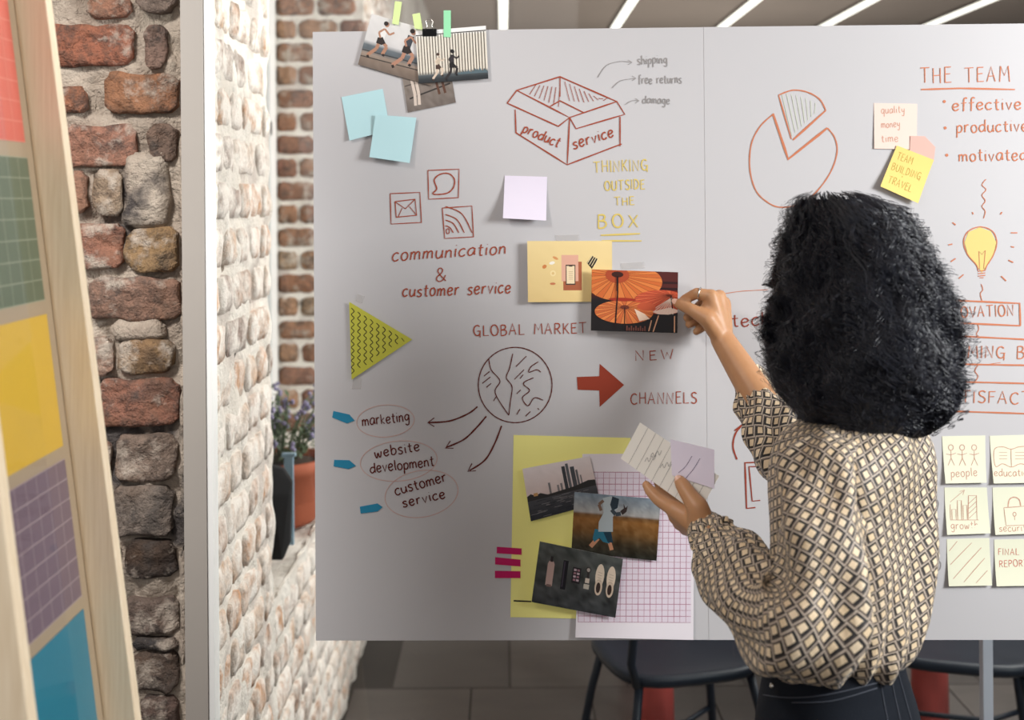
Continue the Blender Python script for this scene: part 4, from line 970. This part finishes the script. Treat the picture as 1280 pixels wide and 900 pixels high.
p_.done('photo print of running gear and shoes laid out on dark cloth')
for q, l in (([(621, 683), (652, 685), (652, 693), (621, 691)], 'magenta tape strip, top of three left of the yellow sheet'), ([(619, 696), (650.6, 699), (650.6, 707.5), (619, 705)], 'magenta tape strip, middle of three left of the yellow sheet'), ([(618.7, 713), (650.6, 713.5), (650.6, 722), (618.7, 722)], 'magenta tape strip, bottom of three left of the yellow sheet')):
    b = MB(); solid_quad(b, q, .0024, .0028); top_item('tape_strip', b, l, 'tape', M['tape_pink'], 'magenta tape strips')
# ------------------------------------------------------------------ the woman
HEAD = math.radians(55)
FW = Vector((-math.sin(HEAD), math.cos(HEAD), 0)); RT = Vector((math.cos(HEAD), math.sin(HEAD), 0)); UP = Vector((0, 0, 1))
CT = Vector((.483, 1.68, 0))                    # torso axis on the floor plan
pe = empty('person', (.475, 1.68, 0))
tag(pe, 'woman with big black curly hair in patterned blouse, pinning a photo and holding notes', 'person')
M['skin'], t, p = nodes('skin'); tc = t.nodes.new('ShaderNodeTexCoord')
t.links.new(mix(t, noi(t, tc.outputs['Object'], 30, 4), lin((172, 124, 86)), lin((192, 144, 104))), p.inputs['Base Color'])
p.inputs['Roughness'].default_value = .48; p.inputs['Subsurface Weight'].default_value = .12; p.inputs['Subsurface Radius'].default_value = (.02, .008, .004); p.inputs['Subsurface Scale'].default_value = .3
bump(t, p, noi(t, tc.outputs['Object'], 260, 3), .12, .0006)
M['nail'] = mat('fingernail', (232, 188, 168), .25)
M['hair'], t, p = nodes('black_hair'); p.inputs['Base Color'].default_value = (.012, .013, .020, 1); p.inputs['Roughness'].default_value = .44; p.inputs['Specular IOR Level'].default_value = .4
M['denim'], t, p = nodes('dark_denim'); tc = t.nodes.new('ShaderNodeTexCoord')
t.links.new(mix(t, noi(t, tc.outputs['Object'], 14, 5), (.004, .0055, .009), (.011, .014, .021)), p.inputs['Base Color']); p.inputs['Roughness'].default_value = .85; p.inputs['Specular IOR Level'].default_value = .15
bump(t, p, noi(t, tc.outputs['Object'], 500, 2), .5, .0006)
M['stitch'] = mat('dark_stitching', (58, 62, 72), .8)

def voxel_union(mb, voxel, smooth_it, name):
    me = bpy.data.meshes.new('tmp'); me.from_pydata(mb.v, [], mb.f); o = bpy.data.objects.new('tmp', me); C.objects.link(o)
    bm = bmesh.new(); bm.from_mesh(me); bmesh.ops.recalc_face_normals(bm, faces=bm.faces); bm.to_mesh(me); bm.free()
    m = o.modifiers.new('r', 'REMESH'); m.mode = 'VOXEL'; m.voxel_size = voxel; m.use_smooth_shade = True
    s_ = o.modifiers.new('s', 'SMOOTH'); s_.factor = .5; s_.iterations = smooth_it
    dg = bpy.context.evaluated_depsgraph_get(); dg.update()
    r = bpy.data.meshes.new_from_object(o.evaluated_get(dg)); bpy.data.objects.remove(o); r.name = name
    return r
def chain(mb, pts, rs, n=14):
    for a, b_, ra, rb in zip(pts, pts[1:], rs, rs[1:]): mb.capsule(a, b_, ra, rb, n)
W = lambda f, r, z_: CT + FW * f + RT * r + UP * z_
B = MB()
# trunk, neck, head
HC = Vector((.492, 1.690, 1.475))
chain(B, [W(.008, -.03, .93), W(.008, -.03, 1.05), W(.01, 0, 1.18), W(.0, 0, 1.27)], [.075, .075, .078, .068])
chain(B, [W(0, -.05, 1.20), W(0, .05, 1.20)], [.075, .075]); chain(B, [W(-.01, -.11, 1.265), W(-.01, .11, 1.265)], [.042, .042])
chain(B, [W(-.01, 0, 1.29), HC + Vector((0, 0, -.06))], [.05, .045])
B.ball(HC + Vector((0, 0, .02)), .083, 20, (1, 1, 1.15)); B.ball(HC + FW * .02 - UP * .015, .070, 20, (1, 1, 1.1)); B.ball(HC + FW * .045 - UP * .075, .036, 14)   # skull, face, jaw
B.capsule(HC + FW * .086 + UP * .012, HC + FW * .104 - UP * .022, .007, .012, 10)                               # nose
for s in (-1, 1):
    B.ball(HC + RT * s * .078 + FW * .0 - UP * .005, .02, 10, (.6, .8, 1.3)); B.ball(HC + FW * .083 - UP * .048 + RT * s * .01, .010, 10, (1, 1, .6))
# hips and legs
for s in (-1, 1):
    chain(B, [W(.004, -.03 + s * .055, .92), W(.0, s * .075, .50), W(-.01, s * .085, .10)], [.070, .048, .034])
    chain(B, [W(-.03, s * .085, .045), W(.12, s * .10, .03)], [.034, .026])
# right arm: up to the photo print
SR, ER, WR = W(-.01, .11, 1.265), at(1003, 584, 1.868), at(903, 424, 2.020)
chain(B, [SR, at(1095, 592, 1.78), ER, ER.lerp(WR, .35), ER.lerp(WR, .72), WR], [.042, .036, .032, .031, .0255, .0208])
def P3(x, y, d): return at(x, y, d)
Ri = P3(889, 370, 2.022); Rm = P3(899, 371, 2.038); Rr = P3(905, 379, 2.054); Rp = P3(906, 391, 2.064)
for m_, r_ in ((Ri, .0125), (Rm, .0130), (Rr, .0125), (Rp, .0115)): B.capsule(WR, m_, .0185, r_, 12)
B.capsule(Ri, Rr, .0115, .0115, 12); B.capsule(P3(897, 400, 2.028), P3(888, 386, 2.026), .020, .017, 12)
chain(B, [Ri, P3(871, 366.5, 2.030), P3(856, 374, 2.058), P3(848, 381, 2.071)], [.0112, .0098, .0086, .0068])
chain(B, [Rm, P3(882, 376, 2.050), P3(867, 389, 2.070), P3(858, 397, 2.072)], [.0112, .0098, .0086, .0070])
chain(B, [Rr, P3(886, 386, 2.064), P3(872, 398, 2.076), P3(861, 406, 2.074)], [.0105, .0090, .0080, .0068])
chain(B, [Rp, P3(890, 397, 2.072), P3(878, 410, 2.078), P3(870, 415, 2.074)], [.0100, .0084, .0074, .0064])
Rthumb = [P3(902, 424, 2.018), P3(885, 399, 2.008), P3(866, 388, 2.022), P3(851, 380.5, 2.044), P3(846, 378.5, 2.052)]
chain(B, Rthumb, [.0165, .0150, .0112, .0100, .0078])
# left arm: holding the notes
SL, EL, WL = W(-.01, -.11, 1.265), at(990, 782, 1.502), at(876, 656, 1.742)
chain(B, [SL, at(1032, 625, 1.56), at(1024, 700, 1.522), EL, EL.lerp(WL, .4), WL], [.042, .036, .031, .028, .025, .0215])
Li = P3(842, 636, 1.764); Lm = P3(845, 645, 1.778); Lr = P3(850, 653, 1.790); Lp = P3(857, 660, 1.796)
for m_, r_ in ((Li, .0135), (Lm, .013), (Lr, .0125), (Lp, .0115)): B.capsule(WL, m_, .0205, r_, 12)
B.capsule(Li, Lr, .0115, .0115, 12)
chain(B, [Li, P3(824, 625, 1.781), P3(813, 614, 1.792), P3(808, 606, 1.797)], [.0118, .0102, .0088, .0070])
chain(B, [Lm, P3(831, 622, 1.797), P3(824, 603, 1.806), P3(820, 594, 1.810)], [.0112, .0098, .0086, .0070])
chain(B, [Lr, P3(838, 625, 1.806), P3(834, 606, 1.813), P3(833, 597, 1.814)], [.0108, .0094, .0082, .0068])
chain(B, [Lp, P3(850, 636, 1.808), P3(850, 620, 1.814), P3(850, 612, 1.814)], [.0098, .0084, .0074, .0062])
Lthumb = [P3(876, 650, 1.732), P3(872, 634, 1.728), P3(862, 620, 1.738), P3(853, 606, 1.750), P3(849.5, 601, 1.754)]
chain(B, Lthumb, [.020, .0165, .0130, .0112, .0090])
body_me = voxel_union(B, .0027, 7, 'body'); body_me.materials.append(M['skin'])
body = bpy.data.objects.new('body', body_me); adopt(body, pe)
# nails, eyes, lips
def nail(name_pts, side, s=1.0):
    a, b_ = name_pts[-2], name_pts[-1]; d = (b_ - a).normalized(); n_ = (side - d * side.dot(d)).normalized(); u = d.cross(n_)
    c = b_ + n_ * .0062 - d * .001; mb = MB(); k = 12; vs = []
    for j, q in enumerate((1, .6, 0)):
        for i in range(k):
            a_ = 2 * math.pi * i / k; x, y = math.cos(a_) * q * .0068 * s, math.sin(a_) * q * .0050 * s
            vs.append(c + d * x + u * y + n_ * (.0022 - (y / .005) ** 2 * .0018))
    mb.add(vs, [(j * k + i, j * k + (i + 1) % k, (j + 1) * k + (i + 1) % k, (j + 1) * k + i) for j in range(2) for i in range(k)]); mb.build('fingernail', M['nail'], pe, True)
nail(Rthumb, Vector((-.5, -1, .45))); nail(Lthumb, Vector((-.25, -1, .35)), 1.15)
M['eye'] = mat('eye', (235, 232, 228), .2); M['iris'] = mat('iris', (50, 32, 24), .2); M['lips'] = mat('lips', (160, 84, 76), .5)
for s in (-1, 1):
    b = MB(); b.ball(HC + FW * .078 + RT * s * .030 + UP * .008, .0115, 12); b.build('eye', M['eye'], pe, True)
    b = MB(); b.ball(HC + FW * .0862 + RT * s * .030 + UP * .008, .0048, 10); b.build('iris', M['iris'], pe, True)
    b = MB(); b.tube([HC + FW * .083 + RT * s * .045 + UP * .028, HC + FW * .092 + RT * s * .030 + UP * .033, HC + FW * .096 + RT * s * .014 + UP * .028], [.001, .0022, .0018], 6); b.build('eyebrow', M['hair'], pe, True)
b = MB(); b.tube([HC + FW * .086 - UP * .047 - RT * .022, HC + FW * .094 - UP * .046, HC + FW * .086 - UP * .047 + RT * .022], [.002, .005, .002], 8); b.build('mouth', M['lips'], pe, True)
# ring on the raised hand
a, b_ = Ri, P3(871, 366.5, 2.030); d = (b_ - a).normalized(); c = a.lerp(b_, .80); u = d.cross(UP).normalized(); v = d.cross(u)
mb = MB(); mb.tube([c + (u * math.cos(k * math.pi / 12) + v * math.sin(k * math.pi / 12)) * .0106 for k in range(24)], .0013, 8, closed=True); mb.build('ring', M['steel'], pe, True)

# ---- blouse fabric: cream blocks with black edges on taupe, printed in rows
M['blouse'], t, p = nodes('geometric_print_blouse')
uvn = t.nodes.new('ShaderNodeUVMap'); uvn.uv_map = 'UVMap'; sx = t.nodes.new('ShaderNodeSeparateXYZ')
rotn = t.nodes.new('ShaderNodeMapping'); rotn.inputs['Rotation'].default_value = (0, 0, math.radians(24)); pit = 1 / .0150; rotn.inputs['Scale'].default_value = (pit, pit, 1)
t.links.new(uvn.outputs[0], rotn.inputs[0])
wn = t.nodes.new('ShaderNodeTexNoise'); wn.inputs['Scale'].default_value = .25; t.links.new(rotn.outputs[0], wn.inputs['Vector'])
wadd = t.nodes.new('ShaderNodeVectorMath'); wadd.operation = 'MULTIPLY_ADD'; t.links.new(wn.outputs[1], wadd.inputs[0]); wadd.inputs[1].default_value = (.5, .5, 0); t.links.new(rotn.outputs[0], wadd.inputs[2])
t.links.new(wadd.outputs[0], sx.inputs[0]); X_, Y_ = sx.outputs[0], sx.outputs[1]
row = mth(t, 'FLOOR', Y_); X2 = mth(t, 'ADD', X_, mth(t, 'MULTIPLY', row, .18)); fx = mth(t, 'FRACT', X2); fy = mth(t, 'FRACT', Y_)
def between(v_, a_, b__): return mth(t, 'MULTIPLY', mth(t, 'GREATER_THAN', v_, a_), mth(t, 'LESS_THAN', v_, b__))
def boxm(a_, b__, c_, d_): return mth(t, 'MULTIPLY', between(fx, a_, b__), between(fy, c_, d_))
cream = lin((226, 206, 176)); cblack = lin((24, 20, 20)); taupe = lin((104, 90, 82)); lt = lin((184, 170, 154))
cell = t.nodes.new('ShaderNodeTexWhiteNoise'); cv = t.nodes.new('ShaderNodeCombineXYZ'); t.links.new(mth(t, 'FLOOR', X2), cv.inputs[0]); t.links.new(row, cv.inputs[1]); t.links.new(cv.outputs[0], cell.inputs[0])
col = mix(t, boxm(.0, 1, .0, .10), taupe, lt)
col = mix(t, boxm(.0, .09, .0, 1), col, lt)
col = mix(t, boxm(.14, .19, .0, 1), col, cblack)
col = mix(t, boxm(.20, .92, .12, .90), col, cblack)
col = mix(t, boxm(.37, .86, .30, .86), col, mix(t, cell.outputs[0], cream, lin((214, 190, 154))))
t.links.new(col, p.inputs['Base Color']); p.inputs['Roughness'].default_value = .62; p.inputs['Sheen Weight'].default_value = .1
tc = t.nodes.new('ShaderNodeTexCoord'); mp = t.nodes.new('ShaderNodeMapping'); mp.inputs['Scale'].default_value = (1, 1, .45); t.links.new(tc.outputs['Object'], mp.inputs[0])
bump(t, p, noi(t, mp.outputs[0], 24, 3, .5), .8, .014)

def loft(name, rings, nseg=96, sub=6, fold=None, m=None, uoff=0.0, stretch=1.0):
    """rings: (centre, axis_a, axis_b, ra, rb); smooth interpolation between rings"""
    flat = [tuple(c) + tuple(a) + tuple(b_) + (ra, rb) for c, a, b_, ra, rb in rings]
    dense = cr(flat, sub); vs = []; uv = []; L = 0; prev = None; mean = 2 * math.pi * (sum(max(r[3], r[4]) for r in rings) / len(rings))
    mean = 2 * math.pi * (.3 * sum((r[3] + r[4]) / 2 for r in rings) / len(rings) + .7 * max((r[3] + r[4]) / 2 for r in rings))
    last = None
    for j, q in enumerate(dense):
        c = Vector(q[0:3]); a = Vector(q[3:6]).normalized(); b_ = Vector(q[6:9]); b_ = (b_ - a * b_.dot(a)).normalized(); ra, rb = q[9], q[10]
        V_ = j / (len(dense) - 1)
        now = [c + a * math.cos(k * math.pi / 6) * ra + b_ * math.sin(k * math.pi / 6) * rb for k in range(12)]
        if prev is not None: L += .5 * (c - prev).length + .5 * max((x_ - y_).length for x_, y_ in zip(now, last))
        prev = c; last = now
        for k in range(nseg + 1):
            th = 2 * math.pi * (k % nseg) / nseg; dd = fold(th, V_, c) if fold else 0
            vs.append(c + a * math.cos(th) * (ra + dd) + b_ * math.sin(th) * (rb + dd)); uv.append((mean * k / nseg + uoff, L))
    me = bpy.data.meshes.new(name); W1 = nseg + 1
    fs = [(j * W1 + k, j * W1 + k + 1, (j + 1) * W1 + k + 1, (j + 1) * W1 + k) for j in range(len(dense) - 1) for k in range(nseg)]
    me.from_pydata(vs, [], fs); ul = me.uv_layers.new(name='UVMap'); ul.data.foreach_set('uv', [x for f in fs for i in f for x in uv[i]])
    me.polygons.foreach_set('use_smooth', [True] * len(fs)); me.materials.append(m); me.update()
    bm = bmesh.new(); bm.from_mesh(me); bmesh.ops.remove_doubles(bm, verts=bm.verts, dist=1e-6); bmesh.ops.recalc_face_normals(bm, faces=bm.faces); bm.to_mesh(me); bm.free()
    o = bpy.data.objects.new(name, me); adopt(o, pe); return o
def nz(v_, s): return noise.noise(Vector(v_) * s)
# torso: rings (forward shift, right shift, height, half width, half depth)
TR = [(-.005, 0, 1.348, .050, .045), (-.005, 0, 1.340, .100, .065), (-.005, 0, 1.320, .146, .086), (-.005, 0, 1.28, .162, .098), (.0, 0, 1.22, .158, .101), (.0, -.006, 1.16, .154, .103),
      (.004, -.018, 1.11, .150, .104), (.008, -.030, 1.072, .144, .104), (.012, -.042, 1.040, .132, .099), (.014, -.044, 1.022, .118, .088), (.014, -.044, 1.014, .104, .078)]
def tfold(th, v_, c):
    g = .014 * math.sin(13 * th + 2.2 * math.sin(3 * th)) * max(0, v_ - .45) ** 1.2 * 1.6
    lo = .008 * math.sin(6 * th + 5 * v_ + 1.2) * (v_ ** .8)
    return g + lo + .013 * nz((math.cos(th) * .16, math.sin(th) * .16, c.z * .5), 12)
blouse = loft('blouse', [(W(f, r, z_), RT, FW, a, b_) for f, r, z_, a, b_ in TR], 144, 7, tfold, M['blouse'])
# collar stand hidden by the hair; sleeves
def sleeve(path, rs, seed, nm='sleeve', flat=1.0, side=Vector((0, 0, 1))):
    rings = []
    for i, (c, r_) in enumerate(zip(path, rs)):
        t_ = (path[min(i + 1, len(path) - 1)] - path[max(0, i - 1)]).normalized(); a = t_.cross(side).normalized(); b_ = t_.cross(a)
        rings.append((c, a, b_, r_, r_ * flat))
    def f(th, v_, c):
        e = min(1, (1 - v_) * 7) 
        return (.014 * nz((math.cos(th) * .3 + seed, math.sin(th) * .3, v_ * 2.1), 5) + .008 * math.sin(4 * th + 14 * v_ + seed) * math.sin(math.pi * min(1, v_ * 1.1)) + .0035 * math.sin(15 * th + seed + 2 * math.sin(2 * th)) * max(0, v_ - .55) * 2) * e
    return loft(nm, rings, 84, 7, f, M['blouse'], seed, 1.3)
pxl = [(1046, 566, 1.600, .036), (1030, 590, 1.575, .052), (1028, 640, 1.545, .054), (1026, 700, 1.515, .056), (1018, 755, 1.500, .062), (996, 784, 1.500, .063), (966, 772, 1.550, .061), (940, 742, 1.60, .057), (915, 708, 1.66, .050), (895, 680, 1.70, .038), (889, 670, 1.716, .030), (881, 661, 1.733, .0285)]
sl = sleeve([at(x, y, d) for x, y, d, r_ in pxl], [r_ for *_, r_ in pxl], 1.3, side=Vector((-.75, .35, .55)).normalized())
pxr = [(1118, 575, 1.760, .036), (1092, 590, 1.785, .048), (1050, 602, 1.825, .050), (1012, 598, 1.865, .051), (985, 572, 1.888, .050), (966, 542, 1.915, .046), (951, 508, 1.948, .038), (940, 481, 1.975, .0285), (933, 467, 1.988, .0275)]
sr_ = sleeve([at(x, y, d) for x, y, d, r_ in pxr], [r_ for *_, r_ in pxr], 4.1, side=Vector((-.3, .9, .3)).normalized())

# ---- jeans with waistband, pocket seams and a rivet
J = MB()
def oval(z_, a, b_, f=0, r=0, n=40): return [W(f, r, z_) + RT * a * math.cos(2 * math.pi * k / n) + FW * b_ * math.sin(2 * math.pi * k / n) for k in range(n)]
jr = [(1.06, .110, .083, .012, -.038), (1.03, .115, .086, .012, -.038), (.99, .124, .093, .012, -.036), (.95, .136, .103, .010, -.034), (.90, .146, .112, .008, -.032), (.85, .148, .113, .006, -.028), (.80, .148, .108, .004, -.02), (.77, .138, .10, .002, -.015)]
vs = []; 
for (z_, a, b_, f, r) in jr: vs += oval(z_, a, b_, f, r)
n = 40; J.add(vs, [(j * n + k, j * n + (k + 1) % n, (j + 1) * n + (k + 1) % n, (j + 1) * n + k) for j in range(len(jr) - 1) for k in range(n)] + [tuple(range(n)), tuple((len(jr) - 1) * n + k for k in range(n))[::-1]])
for s in (-1, 1): chain(J, [W(-.004, s * .068, .80), W(.0, s * .077, .50), W(-.01, s * .085, .10)], [.082, .060, .050], 20)
jm = voxel_union(J, .006, 3, 'jeans'); jm.materials.append(M['denim']); jeans = bpy.data.objects.new('jeans', jm); adopt(jeans, pe)
bv = BVHTree.FromPolygons([v_.co.copy() for v_ in jm.vertices], [tuple(p_.vertices) for p_ in jm.polygons])
def onto(x, y):
    r = ray(x, y); h = bv.ray_cast(Vector((0, 0, EYE)), r.normalized()); return (h[0] + h[1] * .0006) if h[0] is not None else None
def seam(pts, w=.0009, name='seam'):
    q = [onto(*a) for a in cr(pts, 5)]; q = [a for a in q if a is not None]
    if len(q) > 2: b = MB(); b.tube(q, w, 5); b.build(name, M['stitch'], pe, True)
seam([(940, 866), (985, 872), (1035, 868), (1098, 853)]); seam([(990, 878), (1040, 876), (1096, 860)]); seam([(1100, 850), (1104, 875), (1110, 905)]); seam([(1112, 838), (1118, 870), (1126, 905)])
seam([(1128, 826), (1122, 838), (1128, 862), (1140, 905)])
b = MB(); q = onto(966, 857)
if q: b.ball(q, .0042, 10, (1, 1, 1)); b.build('rivet', M['steel'], pe, True)
# shoes
for s in (-1, 1):
    b = MB(); chain(b, [W(-.045, s * .085, .035), W(.06, s * .095, .035), W(.15, s * .105, .028)], [.036, .040, .028]); b.box(0, 0, 0, 0, 0, 0)
    me = voxel_union(b, .006, 3, 'shoe'); 
    for v_ in me.vertices: v_.co.z = max(.001, v_.co.z)
    me.materials.append(M['white']); o = bpy.data.objects.new('shoe', me); adopt(o, pe)

# ---- hair: a dense mass of curls
HY = 1.685; HR = random.Random(21); nr = np.random.RandomState(4)
rows = [(238, 1015, 1060), (246, 995, 1090), (262, 986, 1122), (285, 984, 1142), (330, 972, 1168), (380, 962, 1184), (430, 958, 1194), (470, 963, 1198), (500, 976, 1190), (525, 996, 1172), (540, 1020, 1150), (552, 1060, 1110)]
zt = np.array([at(1080, y, HY).z for y, _, _ in rows])[::-1]; cxs = np.array([(at((a + b_) / 2, y, HY).x) for y, a, b_ in rows])[::-1]; hws = np.array([(b_ - a) / 2 / F * HY for y, a, b_ in rows])[::-1]
def env(z_):
    return np.interp(z_, zt, cxs), np.interp(z_, zt, hws)
ztop, zbot = zt[-1], zt[0]
# inner mass
mb = MB(); n = 48; zs = np.linspace(ztop - .012, zbot + .02, 30); vs = []
for z_ in zs:
    cx, hw = env(z_)
    for k in range(n):
        a = 2 * math.pi * k / n; d = Vector((math.cos(a), math.sin(a), 0)); face = max(0, d.dot(FW) - .9) * 10 if z_ < 1.53 else 0
        rr = hw * (.86 + .10 * noise.noise(Vector((math.cos(a) * 2, math.sin(a) * 2, z_ * 14)) * 1.6)) * (1 - .42 * face)
        vs.append((cx + rr * math.cos(a), HY + rr * .95 * math.sin(a), z_))
mb.add(vs, [(j * n + k, j * n + (k + 1) % n, (j + 1) * n + (k + 1) % n, (j + 1) * n + k) for j in range(29) for k in range(n)] + [tuple(range(n)), tuple(29 * n + k for k in range(n))[::-1]])
hair = mb.build('hair', M['hair'], pe, True)
def strands(NC, seg, rad, fly=False, name='curls', per=8):
    N = NC * per; rp = lambda a: np.repeat(a, per); jt = lambda s_: nr.normal(0, s_, N)
    th0 = rp(nr.uniform(0, 2 * math.pi, NC)) + jt(.011); q = nr.uniform(0, 1, NC)
    z0 = rp(zbot + .035 + (ztop - .002 - zbot - .035) * q ** .6) + jt(.002); z0 = np.minimum(z0, ztop - .001)
    L = rp(np.minimum(nr.uniform(.14, .30, NC), .10 + .9 * (ztop - zbot) * q ** .6) * (1.0 if not fly else .40)) * (1 + jt(.05)); rho0 = rp(nr.uniform(.84, .985, NC) if not fly else nr.uniform(.95, 1.0 + .14 * nr.uniform(0, 1, NC) ** 2.2, NC)) + jt(.007)
    drho = rp(nr.uniform(-.03, .04, NC) if not fly else nr.uniform(-.05, .05, NC)) + jt(.008)
    dth = rp(nr.uniform(-.35, .35, NC)) + jt(.03); amp = rp(nr.uniform(.0015, .0042, NC) if not fly else nr.uniform(.003, .0075, NC)) * (1 + jt(.10)); turns = rp(nr.uniform(6, 12, NC) if not fly else nr.uniform(2, 5, NC)) * (1 + jt(.012)); ph = rp(nr.uniform(0, 6.28, NC)) + jt(.10)
    s = np.linspace(0, 1, seg)[None, :]
    z_ = z0[:, None] - L[:, None] * s
    zc = np.maximum(z_, zbot + .004); cx, hw = env(zc)
    rho = rho0[:, None] + drho[:, None] * s; th = th0[:, None] + dth[:, None] * s
    face = np.clip((np.cos(th) * FW.x + np.sin(th) * FW.y - .9) * 10, 0, 1) * (z_ < 1.52)
    rho = rho * (1 - .40 * face)
    wob = 1 + .04 * np.sin(4 * th + 40 * z_) + .035 * np.sin(7 * th - 65 * z_ + 1) + .025 * np.sin(9 * th + 90 * z_)
    R_ = hw * rho * wob
    ct, st = np.cos(th), np.sin(th)
    a = amp[:, None] * (.6 + .9 * s ** 1.5); w_ = ph[:, None] + turns[:, None] * 2 * np.pi * s
    R_ = R_ + a * np.cos(w_); x = cx + R_ * ct - a * np.sin(w_) * st; y = HY + R_ * st * .97 + a * np.sin(w_) * ct
    zz = np.where(z_ < zbot + .004, zbot + .004 - (zbot + .004 - z_) * np.interp(np.sin(th * 5 + ph[:, None]), [-1, 1], [.15, .6]), z_) + a * .5 * np.sin(w_ * 1.0 + 1)
    P_ = np.stack([x, y, zz], -1)                                   # N, seg, 3
    T = np.gradient(P_, axis=1); T /= np.linalg.norm(T, axis=2, keepdims=True) + 1e-9
    ref = np.zeros_like(T); ref[..., 0] = ct; ref[..., 1] = st
    U = np.cross(T, ref); U /= np.linalg.norm(U, axis=2, keepdims=True) + 1e-9; V_ = np.cross(T, U)
    r_ = rad * nr.uniform(.6, 1.4, N)[:, None, None] * (np.sin(np.pi * (.12 + .86 * s)) ** .6)[..., None]
    ring = np.stack([P_ - U * r_, P_ + U * r_], 2)
    vs = ring.reshape(-1, 3); base = (np.arange(N) * seg * 2)[:, None] + (np.arange(seg - 1) * 2)[None, :]
    fs = np.stack([base, base + 1, base + 3, base + 2], -1).reshape(-1, 4)
    me = bpy.data.meshes.new(name); me.vertices.add(len(vs)); me.vertices.foreach_set('co', vs.astype(np.float32).ravel())
    me.loops.add(fs.size); me.loops.foreach_set('vertex_index', fs.astype(np.int32).ravel())
    me.polygons.add(len(fs)); me.polygons.foreach_set('loop_start', np.arange(0, fs.size, 4, dtype=np.int32)); 
    me.polygons.foreach_set('use_smooth', np.ones(len(fs), dtype=bool)); me.update(calc_edges=True); me.validate(); me.materials.append(M['hair'])
    o = bpy.data.objects.new(name, me); adopt(o, hair); o['kind'] = 'stuff'; return o
strands(1900, 64, .00058, per=10)
strands(1300, 36, .00042, True, 'flyaway_curls', 3)

# ---- what she holds
def card_d(x, y): return 1.762 + (615 - y) * .00042 + (850 - x) * .0001
def slab_px(c, near, far, dfun):
    mb = MB(); mb.closed = True; f = [at(x, y, dfun(x, y) - near) for x, y in c]; b_ = [at(x, y, dfun(x, y) - far) for x, y in c]; n = len(c)
    mb.add(f + b_, [tuple(range(n))[::-1], tuple(range(n, 2 * n))] + [(k, (k + 1) % n, (k + 1) % n + n, k + n) for k in range(n)]); return mb
b = slab_px([(800, 528), (776, 573), (873, 643), (899, 595)], .0, -.006, card_d)
pad = b.build('note_pad', M['pad_white']); recenter(pad); tag(pad, 'white lined note pad held in the lower hand', 'note pad')
surf = lambda x, y, l: at(x, y, card_d(x, y) - l)
I = Ink(surf, .0004)
for k in range(9): u = (k + 1) / 10; a = (800 + 99 * u, 528 + 67 * u); b_ = (776 + 97 * u, 573 + 70 * u); I.line([a, b_], .5)
I.done('ruled_lines', M['ink_faint'], pad)
I = Ink(surf, .0005)
for x, y in ((806, 574), (813, 568), (825, 582)):
    I.line([(x, y + 3), (x + 3, y - 2), (x + 5, y + 3), (x + 9, y - 4), (x + 11, y + 1), (x + 14, y - 5)], .6, True)
I.done('drawn_lines', M['ink_faint'], pad)
ld = lambda x, y: card_d(x, y) - .0016
b = slab_px([(838, 549), (893, 562), (893, 611), (840, 594)], .0004, 0, ld); lav = b.build('sticky_note', M['note_lavender']); recenter(lav); tag(lav, 'lavender sticky note held on top of the note pad', 'sticky note')
I = Ink(lambda x, y, l: at(x, y, ld(x, y) - .0004 - l), .0003); I.line([(865, 570), (857, 583), (848, 591)], .7, True); I.line([(875, 573), (867, 586), (857, 598)], .7, True); I.done('drawn_lines', M['ink_purple'], lav)
